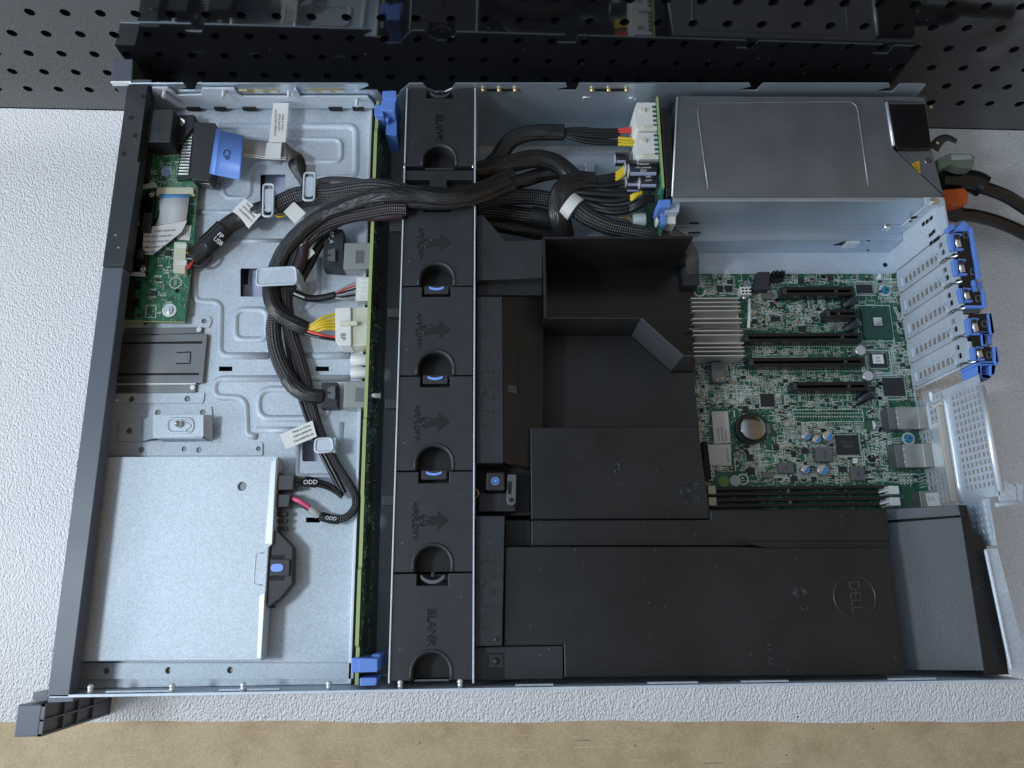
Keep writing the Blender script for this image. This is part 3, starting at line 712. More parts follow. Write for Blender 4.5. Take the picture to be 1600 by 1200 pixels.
# thin webs between slots
for y in [cov_y[0] + 10.1] + [c - 10.1 for c in cov_y]:
    rp.box(RX, RX + 1.2, y - .9, y + .9, 0, 86)
rp.box(RX, RX + 1.2, panel_y0, 313, 0, 7)
rear = rp.build('rear_panel', STEEL, CH)
hv = MB()
for px, py in ((1443, 350), (1449, 346), (1455, 341), (1454, 367), (1459, 362), (1466, 372), (1461, 376), (1455, 380)):
    y, z = yz(px, py); hv.box(RX - .15, RX - .02, y - 1.5, y + 1.5, z - 2.2, z + 2.2)
for k in range(9):
    t = k / 8; y, z = yz(1416 + (1470 - 1416) * t, 420 + (377 - 420) * t); hv.box(RX - .15, RX - .02, y - .9, y + .9, z - 2.0, z + 2.0)
hv.build('vent_slot', DARK, rear)
# perforated input-output area: square holes through sheet, built cell by cell
def perforated(y0, y1, z0, z1, ny, nz, hy, hz, name, x=RX, skip=()):
    m = MB(); dy, dz = (y1 - y0) / ny, (z1 - z0) / nz
    for i in range(ny):
        for j in range(nz):
            cy, cz = y0 + dy * (i + .5), z0 + dz * (j + .5)
            if (i, j) in skip: m.quad((x, cy - dy/2, cz - dz/2), (x, cy + dy/2, cz - dz/2), (x, cy + dy/2, cz + dz/2), (x, cy - dy/2, cz + dz/2)); continue
            oq = [(cy - dy/2, cz - dz/2), (cy, cz - dz/2), (cy + dy/2, cz - dz/2), (cy + dy/2, cz), (cy + dy/2, cz + dz/2), (cy, cz + dz/2), (cy - dy/2, cz + dz/2), (cy - dy/2, cz)]
            k = .72
            iq = [(cy - hy * k, cz - hz * k) , (cy, cz - hz), (cy + hy * k, cz - hz * k), (cy + hy, cz), (cy + hy * k, cz + hz * k), (cy, cz + hz), (cy - hy * k, cz + hz * k), (cy - hy, cz)]
            iq = [(cy - hy*.9, cz - hz*.9), (cy, cz - hz), (cy + hy*.9, cz - hz*.9), (cy + hy, cz), (cy + hy*.9, cz + hz*.9), (cy, cz + hz), (cy - hy*.9, cz + hz*.9), (cy - hy, cz)]
            b = len(m.v)
            for xx, ring in ((x, oq), (x, iq), (x + 1.0, iq)):
                m.v += [Vector((xx, a, c)) for a, c in ring]
            for n in range(8):
                q = (n + 1) % 8
                m.face((b + n, b + q, b + 8 + q, b + 8 + n)); m.face((b + 8 + n, b + 8 + q, b + 16 + q, b + 16 + n))
    return m
perforated(122.5, 194, 54, 89, 14, 7, 1.75, 1.75, 'mesh').build('perforated_panel', STEELR, rear, recalc=False)
perforated(118.5, 200, 3, 45, 16, 8, 1.8, 1.8, 'mesh').build('perforated_panel', STEELR, rear, recalc=False)
m = MB(); m.box(RX, RX + 1, panel_y0, 122.4, 45.1, 90); m.box(RX, RX + 1, 194.1, 200, 45.1, 90); m.box(RX, RX + 1, 122.4, 194, 45.1, 53.9); m.build('panel_border', STEELR, rear)
# pressed shoulder above the connectors
m = MB(); pth = [(RX, 116, 47.5), (RX, 187, 47.5), (RX, 191, 44), (RX, 191, 34), (RX, 195, 30), (RX, 203, 30)]
m.tube(smooth(pth, 4), 2.2, 2.2, 10, up=(1, 0, 0)); m.build('pressed_shoulder', BRIGHT, rear)
m = MB(); m.box(RX - 4.5, RX - .1, 117, 189, 40.5, 43.2); m.build('gasket', mat('beige_foam_gasket', (.50, .46, .40), .7), rear, bevel=.4)
m = MB(); m.box(RX - .6, RX - .1, 140, 178, 24, 40); m.build('connector_shield', BRIGHT, rear)
# folded top edge
m = MB(); a = P(1533, 603, 90); b = P(1562, 768, 90); m.tube([a, b], 2.4, 2.4, 12); m.build('rolled_edge', BRIGHT, rear)
# thumb latch at the corner and the stepped rear sheet
m = MB(); m.slab([P(1553, 742, 90), P(1572, 752, 90), P(1588, 760, 90), P(1590, 788, 90), P(1565, 792, 90), P(1562, 780, 90)], 1.2)
m.prism(rounded(PP([(1586, 756), (1597, 757), (1596, 788), (1588, 789)], 88), 1, 2), 70, 89.5)
m.tube([P(1556, 789, 90), P(1575, 786, 90), P(1592, 786, 89)], 1.6, 1.6, 10)
m.build('corner_hook', STEEL, rear, bevel=.3)
c = P(1575, 762, 90.1); text('6', c, 5, 0, BRIGHT, rear, .1, 'stamped_lettering'); text('7', P(1575, 775, 90.1), 5, 60, BRIGHT, rear, .1, 'stamped_lettering')
stp = MB(); stp.box(RX - 3, RX - 2, 84, 115, 60, 83)
stp.build('stepped_sheet', STEEL, rear)
perforated(87, 114, 62, 82, 6, 4, 1.6, 2.0, 'mesh', RX - 3.4).build('perforated_panel', STEELR, rear, recalc=False)
fl = MB(); fl.slab([P(1539, 858, 86), P(1559, 856, 86), P(1610, 1054, 86), P(1581, 1048, 86)], 1.2)
fl.tube([P(1540.5, 860, 86), P(1580, 1045, 86)], 1.3, 1.3, 10)
fl.build('rear_flange', STEEL, rear, bevel=.3)
MB().box(RX, RX + 1, .2, 116, 0, 60).build('rear_sheet', STEEL, rear)
# blue slot latches on the outside of the rear panel
def latch(px, blk):
    m = MB(); m.prism(rounded(PP(px, 88), 2, 3), 70, 88); o = m.build('slot_latch', BLKG, CH, bevel=.5)
    return o
la = latch([(1492, 360), (1518, 358), (1531, 434), (1520, 437), (1521, 455), (1537, 456), (1539, 480), (1508, 479)], 1)
lbm = latch([(1513, 491), (1548, 489), (1551, 521), (1537, 522), (1538, 541), (1554, 542), (1556, 569), (1524, 570)], 1)
def blue(px, par, z0=72, z1=89.5, r=1.0): MB().prism(rounded(PP(px, z1), r, 3), z0, z1).build('latch_frame', BLUE, par, bevel=.5)
blue([(1479, 357), (1489, 347), (1493, 356), (1484, 362)], la, 86, 91)
blue([(1497, 353), (1506, 344), (1514, 352), (1510, 359)], la, 84, 91)
blue([(1493, 355), (1518, 353), (1519, 360), (1493, 361)], la, 78, 90)
blue([(1516, 357), (1520, 356), (1534, 434), (1529, 436)], la, 70, 91)
blue([(1519, 437), (1524, 437), (1526, 456), (1521, 455)], la, 72, 90)
blue([(1524, 440), (1535, 439), (1536, 453), (1526, 455)], la, 72, 86)
blue([(1535, 454), (1539, 453), (1543, 479), (1538, 480)], la, 70, 90.5)
blue([(1508, 477), (1540, 477), (1539, 481), (1510, 481)], la, 70, 89)
blue([(1545, 489), (1549, 488), (1554, 521), (1549, 522)], lbm, 70, 91)
blue([(1516, 519), (1552, 519), (1552, 523), (1517, 523)], lbm, 70, 89)
blue([(1534, 522), (1539, 522), (1541, 540), (1536, 541)], lbm, 72, 90)
blue([(1541, 523), (1550, 523), (1551, 539), (1543, 540)], lbm, 72, 86)
blue([(1553, 541), (1557, 541), (1561, 570), (1556, 570)], lbm, 70, 91)
blue([(1523, 567), (1558, 566), (1558, 570), (1525, 571)], lbm, 70, 89)
blue([(1526, 571), (1532, 570), (1533, 586), (1527, 584)], lbm, 72, 90)
blue([(1549, 570), (1557, 570), (1555, 584), (1549, 588)], lbm, 72, 90)
blue([(1532, 584), (1550, 586), (1547, 592), (1535, 591)], lbm, 72, 88)
for y0, y1, x0, x1 in ((365, 391, 1483, 1491), (405, 430, 1489, 1497), (450, 472, 1498, 1505)):
    blue([(x0, y0), (x1 - 1, y0), (x1 + 1, y1), (x0 + 4, y1)], la, 87, 91)
    blue([(x1, y0 - 1), (x1 + 13, y0), (x1 + 13, y0 + 3), (x1, y0 + 3)], la, 80, 90)
    blue([(x1 + 2, y1 - 4), (x1 + 15, y1 - 3), (x1 + 15, y1), (x1 + 2, y1)], la, 80, 90)
    m = MB(); m.tube([P(x1 + 3, y0 + 3, 90), P(x1 + 7, y1 - 4, 90)], 2.3, 1.6, 10); m.build('spring_steel', CHROME, la)
blue([(1545, 490), (1549, 489), (1554, 520), (1549, 522)], lbm, 70, 91)
blue([(1527, 518), (1553, 519), (1553, 523), (1527, 522)], lbm, 70, 89)
blue([(1534, 522), (1539, 522), (1541, 538), (1536, 540)], lbm, 72, 90)
blue([(1541, 522), (1550, 522), (1551, 538), (1543, 539)], lbm, 72, 87)
blue([(1555, 541), (1560, 545), (1561, 566), (1556, 567)], lbm, 70, 91)
blue([(1530, 565), (1558, 564), (1558, 569), (1531, 569)], lbm, 70, 89)
blue([(1527, 571), (1534, 569), (1534, 586), (1528, 584)], lbm, 72, 90)
blue([(1547, 570), (1556, 570), (1554, 584), (1548, 588)], lbm, 72, 90)
blue([(1533, 584), (1550, 586), (1547, 592), (1535, 591)], lbm, 72, 88)
for y0, y1, x0, x1 in ((497, 523, 1510, 1518), (542, 563, 1518, 1525)):
    blue([(x0, y0), (x1 - 1, y0), (x1 + 1, y1), (x0 + 4, y1)], lbm, 87, 91)
    blue([(x1, y0 - 1), (x1 + 12, y0), (x1 + 12, y0 + 3), (x1, y0 + 3)], lbm, 80, 90)
    blue([(x1 + 2, y1 - 4), (x1 + 14, y1 - 3), (x1 + 14, y1), (x1 + 2, y1)], lbm, 80, 90)
    m = MB(); m.tube([P(x1 + 3, y0 + 3, 90), P(x1 + 7, y1 - 4, 90)], 2.3, 1.6, 10); m.build('spring_steel', CHROME, lbm)
for par, pts in ((la, ((1509, 367), (1520, 424), (1528, 466))), (lbm, ((1538, 506), (1545, 554)))):
    for q in pts:
        m = MB(); m.ridge([(x, y, 88) for x, y in rounded(PP([(q[0] - 4, q[1] - 4), (q[0] + 4, q[1] - 4), (q[0] + 4, q[1] + 5), (q[0] - 3, q[1] + 5)], 88), 1, 3)], .5, .7, closed=True); m.build('moulded_mark', PEWTER, par)
m = MB(); m.slab([P(1503, 485, 86), P(1532, 483, 86), P(1533, 488, 86), P(1505, 490, 86)], 3); m.build('latch_pivot', STEEL2, CH, bevel=.4)
# slot covers: five lift-out blanking plates
order = ['topmost, nearest the power supply', 'second from the top', 'middle one of the five', 'fourth from the top', 'lowest, next to the perforated panel']
for i, cy in enumerate(cov_y):
    w = 9.0; x0 = RX - 1.6
    T = thing('slot_cover', 'vented steel slot cover in the rear wall, ' + order[i], 'slot cover', (RX, cy, 8), 'slot covers in the rear wall')
    vents = [rect(cy - 4.4, 17.5 + 6.1 * k, cy - .4, 21.3 + 6.1 * k) for k in range(8)] + [rect(cy + 2, 70, cy + 6, 74.6), rect(cy - 5, 70, cy - 1, 74.6)]
    vents = [rect(cy - 5.0, 19.6 + 6.4 * k, cy + .4, 24.4 + 6.4 * k) for k in range(8)] + [rect(cy + 2.2, 72.5, cy + 6, 77), rect(cy - 4.4, 74, cy - .4, 78.2)]
    m = MB(); m.prism(rounded([(cy - w + 3, 9), (cy + w - 3, 9), (cy + w, 14), (cy + w, 80), (cy + w - 1, 86), (cy - w + 1, 86), (cy - w, 80), (cy - w, 14)], .8, 2), x0, x0 + 1, 'yz', holes=vents)
    m.build('cover_plate', STEELR, T)
    m = MB(); q = rounded([(cy - 6.3, 16), (cy + 2.2, 16), (cy + 2.2, 66), (cy - 6.3, 71)], 1.6, 4)
    pts = [(x0 - .2, a, b) for a, b in q]
    m.tube(pts, .75, .75, 8, closed=True, up=(1, 0, 0)); m.build('pressed_rib', STEELR, T)
    m = MB(); m.box(x0, RX + 12, cy - w + 1, cy + w - 4, 86.1, 87.2); m.build('flange', STEEL, T, bevel=.3)
    m = MB(); m.tube(smooth([(x0 - .3, cy - w - .2, 72), (x0 - 1, cy - w, 79), (x0 + 1, cy - w - .8, 84), (RX + 2, cy - w - 1, 88)], 4), 1.0, 1.0, 8); m.build('spring_clip', CHROME, T)
# ================================================================= fan modules in the fan bay
ZF = 84.0; FX = 223.2; FP = 66.45
def fan_y(i): return 336.6 - FP * i           # far edge of bay i (0 = first fan below the cable gap)
def fan_shape(kind):
    # local plan: x -26..26, y 0..-FP (towards the viewer), origin on the far edge
    out = [(-26, -.4), (-10.2, -.4), (-10.2, -8.0), (10.2, -8.0), (10.2, -.4), (26, -.4), (26, -FP + .5), (11.4, -FP + .5)]
    arch = circ(0, -FP + 5.5, 11.4, 18, 0, math.pi)
    out += arch + [(-11.4, -FP + .5), (-26, -FP + .5)]
    return out
def arrow(m, x, y, z0, z1):
    m.prism([(x - 7.0, y - 2.9), (x + .6, y - 2.9), (x + .6, y - 6.4), (x + 8.4, y), (x + .6, y + 6.4), (x + .6, y + 2.9), (x - 7.0, y + 2.9)], z0, z1)
def blades(m, x, y, r, z0, z1, rot=0):
    for k in range(3):
        a = rot + 2 * math.pi * k / 3
        q = [(x + r * f * math.cos(a + d), y + r * f * math.sin(a + d)) for f, d in ((.12, 0), (.7, -.35), (1, -.1), (.95, .35), (.5, .3))]
        m.prism(q, z0, z1)
def make_fan(kind, ox, oy):
    blank = kind != 'fan'
    T = thing('fan_blank' if blank else 'fan_module', 'x', 'fan blank' if blank else 'fan', (ox, oy, 30))
    o = lambda pts: [(ox + a, oy + b) for a, b in pts]
    m = MB(); m.prism(o(fan_shape(kind)), ZF - 14, ZF); cov = m.build('top_cover', BLK, T, bevel=.55)
    MB().box(ox - 26, ox + 26, oy - FP + .8, oy - .8, 30, ZF - 14.2).build('housing', BLKT, T)
    # raised lip round the finger well
    m = MB(); pts = [(ox + 12.9, oy - FP + .6, ZF)] + [(ox + a, oy + b, ZF) for a, b in circ(0, -FP + 5.5, 12.9, 18, 0, math.pi)] + [(ox - 12.9, oy - FP + .6, ZF)]
    m.ridge(pts, 1.2, .9); m.build('well_lip', BLK, cov)
    if kind == 'fan':
        m = MB(); m.prism(rounded(o([(-8.6, .6), (8.6, .6), (8.6, -5.6), (-8.6, -5.6)]), .6, 2), ZF - 6, ZF - .6); lt = m.build('release_latch', BLK, T, bevel=.4)
        m = MB(); a = circ(0, 8.2, 11.2, 10, -math.pi / 2 - .48, -math.pi / 2 + .48); b = circ(0, 9.6, 11.0, 10, -math.pi / 2 - .50, -math.pi / 2 + .50)
        m.prism(o(a + b[::-1]), ZF - .7, ZF + .2); m.build('touch_mark', BLUEM, lt, bevel=.15)
        t = text('AIRFLOW', (ox - 12.6, oy - 33, ZF + .05), 4.0, -90, EMBM, T, .45, wide=1.0)
        m = MB(); arrow(m, ox + 1.5, oy - 33, ZF - .1, ZF + .4); m.build('arrow_mark', EMBM, T, bevel=.15)
        m = MB(); m.ridge([(x, y, ZF) for x, y in circ(ox - 6.6, oy - 33, 3.4, 20)], .45, .55, closed=True); blades(m, ox - 6.6, oy - 33, 2.9, ZF, ZF + .5); m.build('fan_mark', EMBM, T)
        m = MB(); m.box(ox - 34.5, ox - 25.8, oy - 22.5, oy - 16, ZF - 7, ZF - 1.2); m.build('side_tab', BLK, T, bevel=.5)
    else:
        m = MB(); a = circ(0, 2.6, 9.8, 14, -math.pi / 2 - .95, -math.pi / 2 + .95); b = circ(0, 4.8, 9.4, 14, -math.pi / 2 - .95, -math.pi / 2 + .95)
        m.prism(o(a + b[::-1]), ZF - 5, ZF - .8); m.build('release_latch', PEWTER if oy < 100 else DKGREY, T, bevel=.5)
        MB().box(ox - 1, ox + 1, oy - 2.6, oy + .3, ZF - 5, ZF - 1).build('latch_post', BLK, T)
        text('BLANK', (ox - 1.0, oy - 34, ZF + .05), 5.4, -90, EMBM, T, .5, wide=.95)
        MB().box(ox - 11, ox + 11, oy - FP - .4, oy - FP + .9, ZF - 5, ZF - 3.6).build('well_edge', PEWTER if oy < 100 else DKGREY, T, bevel=.3)
    return T
f0 = make_fan('fan', FX, fan_y(0))
fl_ = ['black fan module with blue-marked latch just below the cables crossing the fan bay', 'black fan module beside the white backplane power plug, second fan down', 'black fan module left of the blue-dot button pocket, between two other fans', 'black fan module directly above the lower blank, last of the four airflow fans']
tag(f0, fl_[0], 'fan', 'airflow fan modules')
for i in (1, 2, 3):
    c = copy_tree(f0); c.location = Vector((FX - .05 * i, fan_y(i), 30)) * S; tag(c, fl_[i], 'fan', 'airflow fan modules')
tag(make_fan('blank', FX - .2, fan_y(4)), 'black fan blank with embossed word at the near end of the fan row', 'fan blank', 'fan blanks')
tag(make_fan('blank', FX + .8, 432.2), 'black fan blank against the far wall at the top of the fan row', 'fan blank', 'fan blanks')
# crosspiece between the far blank and the fans
X_ = thing('bay_crosspiece', 'black plastic crosspiece with hanging T tab under the far fan blank', 'crosspiece', (FX, 352, 40))
m = MB(); m.prism(rounded(PP([(628, 266), (745, 266), (745, 281), (698, 281), (699, 303), (696, 306), (677, 306), (673, 303), (672, 281), (628, 281)], 83), .6, 2), 60, 83); m.build('bar', BLK, X_, bevel=.5)
m = MB(); m.prism(rounded(PP([(628, 282), (745, 282), (745, 291), (731, 298), (640, 298), (629, 291)], 76), .6, 2), 30, 76); m.build('body', BLKT, X_, bevel=.5)
m = MB(); q = P(687, 275, 83); blades(m, q.x, q.y, 3.4, 83, 83.4, .5); m.build('fan_mark', BLK, X_)
for px in (632, 739):
    a = P(px, 256, 84.5); b = P(px, 263, 84.5); m = MB(); m.tube([a, b], .7, .7, 8); m.build('pin', CHROME, X_)
# ================================================================= backplane board
BX = 175.6
BP = thing('backplane_board', 'green backplane circuit board standing on edge between drive bay and fans', 'circuit board', (BX, 210, 5))
def bpy_(py, z=84): return P(572, py, z).y
m = MB()
edge = [(158, 78), (200, 80), (206, 82), (290, 82), (296, 74), (336, 74), (340, 82), (430, 83), (560, 83), (652, 83), (655, 84), (770, 84), (778, 82), (886, 82), (890, 84), (1008, 84), (1012, 80), (1070, 80)]
pl = [(bpy_(py, z), z) for py, z in edge]
m.prism([(pl[0][0], 8)] + pl + [(pl[-1][0], 8)], BX - 1.2, BX + 1.2, 'yz'); m.build('board', PCBD, BP)
m = MB()
for (py0, z0), (py1, z1) in zip(edge, edge[1:]):
    a = (BX, bpy_(py0, z0), z0 + .02); b = (BX, bpy_(py1, z1), z1 + .02)
    m.slab([(BX - 1.15, a[1], a[2]), (BX + 1.15, a[1], a[2]), (BX + 1.15, b[1], b[2]), (BX - 1.15, b[1], b[2])], -.25)
m.build('board_edge', PALE, BP)
rs = random.Random(3)
m = MB()
for k in range(420):
    y = rs.uniform(12, 415); z = rs.uniform(36, 80); w = rs.choice((.4, .5, .9)); m.box(BX + 1.2, BX + 1.5, y, y + rs.uniform(.5, 1.8), z, z + w, rs.choice((0, 0, 1)))
tag(m.build('surface_components', [SOLD, CHIP], BP), kind='stuff')
for y0, y1, z in ((52, 104, 62), (120, 160, 60), (190, 236, 58), (24, 46, 64), (262, 300, 60), (330, 372, 58)):
    MB().box(BX + 1.2, BX + 3.6, y0, y1, z, z + 3.4).build('slot_connector', CHIP, BP)
for y in (172, 96, 74, 262): MB().box(BX + 1.2, BX + 2.6, y, y + 7, 66, 72).build('chip', CHIP, BP)
# mini-SAS style cage sockets on the bay side
for i, (py0, py1) in enumerate(((382, 422), (597, 638))):
    a, b = P(537, py0, 66), P(571, py1, 66); z0, z1 = ZP + 1, 69
    m = MB(); m.box(P(538, py0, 69).x, BX - 1.3, b.y, a.y, z0, z1); o = m.build('cable_socket', mat('tinned_cage', (.42, .42, .38), .32, .85) if i == 0 else bpy.data.materials['tinned_cage'], BP, bevel=.4)
    c = P(562, (py0 + py1) / 2, 69); m = MB(); m.box(c.x - 3, c.x + 3.4, c.y - 4.8, c.y + 5.5, z1, z1 + .15); m.build('cage_window', STEEL2, o)
    m = MB(); m.box(BX - 5, BX - 1.4, b.y - 2, a.y + 1, z0 - .5, z0 + 1.5); m.build('socket_foot', CREAM, o)
a, b = P(557, 433, 66), P(575, 470, 66)
m = MB(); m.box(a.x, BX - 1.3, b.y, a.y, ZP + 1, 66)
for k in range(5): m.box(a.x + 3, BX - 2, b.y + 2 + k * 3.4, b.y + 3.6 + k * 3.4, 66, 66.8)
m.build('signal_header', WHITE, BP, bevel=.25)
a, b = P(546, 480, 72), P(573, 540, 72)
m = MB(); m.box(a.x, BX - 1.3, b.y, a.y, ZP + 1, 72); m.build('power_header', CREAM, BP, bevel=.4)
for py in (562, 582):
    c = P(566, py, 64); m = MB(); m.cyl((c.x - 8, c.y, 63), 4.2, 12, 'x', 18); m.build('light_pipe', WHITE, BP, bevel=.5)
c = P(600, 618, 76); m = MB(); m.cyl((BX + 1.2, c.y, 76), 2.6, 8, 'x', 16); m.build('standoff', CHROME, BP, bevel=.3)
# blue hooks that hold it
def hook(pieces, lab, loc):
    T = thing('board_hook', lab, 'latch', P(*loc), 'blue hooks holding the backplane')
    for i, (px, z0, z1) in enumerate(pieces):
        m = MB(); m.prism(rounded(PP(px, z1), .8, 2), z0, z1); m.build(('hook', 'lever', 'tab', 'web', 'arm')[i], BLUE, T, bevel=.5)
hook([([(597, 142), (619, 141), (620, 156), (598, 154)], 60, 89), ([(596, 156), (618, 156), (617, 174), (595, 171)], 58, 87), ([(585, 163), (596, 164), (600, 181), (585, 180)], 64, 85), ([(601, 173), (612, 173), (606, 190), (598, 182)], 60, 80), ([(604, 186), (620, 184), (620, 212), (602, 210)], 50, 74)], 'blue plastic backplane hook at the far wall beside the upper fan blank', (604, 170, 50))
hook([([(549, 1028), (561, 1028), (561, 1051), (549, 1051)], 66, 84), ([(560, 1028), (590, 1029), (590, 1050), (560, 1051)], 62, 87), ([(562, 1059), (589, 1059), (588, 1071), (562, 1072)], 60, 86), ([(580, 1022), (594, 1022), (594, 1046), (588, 1046)], 52, 76)], 'blue plastic backplane hook at the near wall beside the lower fan blank', (575, 1045, 50))
# ================================================================= slim disc drive
OZ = 71.0
OD = thing('disc_drive', 'bare steel slim disc drive in the near left corner of the bay', 'disc drive', P(285, 880, ZP))
q = PP([(156, 714), (431, 713), (430, 1000), (408, 1032), (128, 1033)], OZ)
q = [(-12, P(160, 714, OZ).y), (P(434, 713, OZ).x, P(434, 713, OZ).y), (P(411, 1032, OZ).x, P(411, 1032, OZ).y), (-12, P(140, 1033, OZ).y)]
q = [q[0], (114.6, q[1][1]), (114.6, q[2][1] + 74), (112.2, q[2][1] + 72), (112.2, q[2][1]), q[3]]
m = MB(); m.prism(q, ZP + 3.2, OZ, holes=[circ(P(378.5, 759.5, OZ).x, P(378.5, 759.5, OZ).y, 3, 16)]); case = m.build('case', STEEL, OD, bevel=.6)
c = P(379.5, 760, OZ - 2); MB().cyl((c.x, c.y, OZ - 2.5), 3.3, .5, n=16).build('screw_recess', STEEL2, case)
m = MB(); m.ridge([(x, y, OZ) for x, y in rounded(PP([(418, 864), (400, 864), (396, 914), (416, 914)], OZ), 2.5, 4)][4:-4], .5, .35); m.build('pressed_rib', STEEL, case)
for px in ([(424, 722), (432, 716), (425, 850), (414, 850)], [(406, 930), (414, 926), (408, 1030), (402, 1028)]):
    m = MB(); m.prism(PP(px, OZ + .6), OZ - 4, OZ + .6); m.build('edge_fold', BRIGHT, case, bevel=.3)
for q in ((156, 760), (128, 981)):
    c = P(*q, OZ); m = MB(); m.ridge([(x, y, OZ) for x, y in circ(c.x - 4, c.y, 4, 14)], .5, .4, closed=True); m.build('pressed_rib', STEEL, case)
for px, z in (([(432, 742), (460, 741), (458, 765), (430, 766)], 69), ([(430, 772), (454, 772), (451, 792), (428, 793)], 68)):
    m = MB(); m.prism(PP(px, z), ZP + 3, z); m.build('plug', DKGREY, OD, bevel=.6)
MB().prism(PP([(428, 738), (438, 738), (434, 806), (424, 806)], 66), ZP + 1, 66).build('drive_socket', BLK, OD, bevel=.4)
LT = thing('drive_tray_latch', 'black plastic drive tray latch with blue oval on the right side of the disc drive', 'latch', P(438, 890, ZP))
m = MB(); m.prism(rounded(PP([(429, 826), (440, 837), (457, 855), (456, 912), (438, 934), (418, 950), (420, 905), (424, 860)], 69), 1.2, 3), ZP + 4, 69, holes=[])
m.build('body', BLK, LT, bevel=.6)
m = MB(); m.prism(rounded(PP([(422, 873), (453, 874), (452, 900), (421, 900)], 70.5), .8, 2), 60, 70.5); m.build('slider', BLK, LT, bevel=.5)
m = MB(); c = P(433, 887, 70.6); m.prism(circ(c.x - 1.6, c.y, 2.6, 10, math.pi/2, 1.5*math.pi) + circ(c.x + 1.6, c.y, 2.6, 10, -math.pi/2, math.pi/2), 70.3, 71); m.build('touch_mark', BLUEM, LT, bevel=.2)
for px in ([(424, 868), (444, 867), (444, 874), (424, 875)], [(421, 900), (444, 899), (443, 907), (420, 907)]): MB().prism(PP(px, 69.2), 66, 69.25).build('slot', DARK, LT)
for k in range(3):
    m = MB(); m.prism(PP([(433, 800 + 11 * k), (448, 800 + 11 * k), (447, 806 + 11 * k), (432, 806 + 11 * k)], 64), ZP + 4, 64 - k); m.build('spring_arm', BLK, LT, bevel=.4)
MB().prism(PP([(428, 795), (434, 795), (428, 950), (420, 950)], 62), ZP + 3, 62).build('rail', BLK, LT)
m = MB(); m.prism(PP([(456, 864), (464, 866), (462, 876), (456, 875)], 60), ZP + 4, 58); 
# hard drives seen through the plate openings
for px, lab in (((427, 295), 'drive below the upper plate window by the two upright cable clips, pale label showing'), ((394, 441), 'drive below the middle plate window left of the wide cable clip, printed label showing'), ((484, 705), 'drive below the lower plate window near the disc drive cable, plain label showing')):
    c = P(*px, 44); T = thing('hard_drive', 'silver ' + lab, 'hard drive', (c.x, c.y, 20), 'drives under the bay plate')
    MB().box(c.x - 30, c.x + 26, c.y - 20, c.y + 22, 24, 44).build('case', STEEL2, T)
    MB().box(c.x - 7 if px[1] != 441 else c.x - 6, c.x + 24, c.y - 16, c.y + 16, 44, 44.25).build('sticker', mat('pale_blue_label', (.55, .58, .78), .5) if px[0] == 427 else bpy.data.materials['pale_blue_label'], T)
    if px[1] == 441:
        for k in range(5): text(('MADE IN', 'P/N', 'MADE IN', 'S/N', 'P/N')[k], (c.x - 1 + 3 * k, c.y + 2 + (k % 2) * 3, 44.35), 1.8, -90, INK, T, .02)
        MB().box(c.x - 6, c.x - 3, c.y - 2, c.y + 12, 44.3, 44.4).build('printed_block', INK, T)
# ================================================================= control panel board
ZB = 62.0
CB = thing('control_panel_board', 'long green control panel circuit board behind the front bar', 'circuit board', P(260, 370, ZB - 3))
m = MB(); m.prism(PP([(222, 225), (310, 222), (309, 291), (302, 396), (289, 502), (184, 500), (198, 420), (216, 300)], ZB), ZB - 1.6, ZB, holes=[circ(P(277, 454, ZB).x, P(277, 454, ZB).y, 1.6, 12), circ(P(216, 493, ZB).x, P(216, 493, ZB).y, 1.9, 12)])
m.build('board', PCB2, CB)
m = MB(); m.prism(PP([(184, 500.4), (289, 502.4), (288.6, 504), (184, 502)], ZB), ZB - 1.6, ZB - .1); m.build('board_edge', PALE, CB)
rs = random.Random(5); sp, sk, cm = MB(), MB(), MB()
def scatter(x0, y0, x1, y1, n):
    for k in range(n):
        c = P(rs.uniform(x0, x1), rs.uniform(y0, y1), ZB); t = rs.random()
        if t < .45:
            sp.box(c.x - .9, c.x - .4, c.y - .35, c.y + .35, ZB, ZB + .12); sp.box(c.x + .4, c.x + .9, c.y - .35, c.y + .35, ZB, ZB + .12); cm.box(c.x - .45, c.x + .45, c.y - .3, c.y + .3, ZB, ZB + .5, rs.choice((0, 0, 1)))
        elif t < .8:
            for j in range(rs.randint(2, 4)): sk.box(c.x + j * 1.1, c.x + j * 1.1 + .6, c.y, c.y + rs.uniform(.8, 1.5), ZB, ZB + .06)
        else: sk.box(c.x, c.x + .25, c.y - 2, c.y + 2, ZB, ZB + .06)
scatter(245, 232, 290, 262, 46); scatter(232, 262, 298, 290, 46); scatter(245, 382, 268, 430, 34); scatter(232, 432, 262, 492, 34); scatter(255, 425, 284, 436, 8); scatter(245, 300, 250, 345, 8); scatter(295, 310, 300, 345, 8)
tag(sp.build('solder_pads', SOLD, CB), kind='stuff'); tag(sk.build('silkscreen', SILK, CB), kind='stuff'); tag(cm.build('surface_components', [CHIP, TAN], CB), kind='stuff')
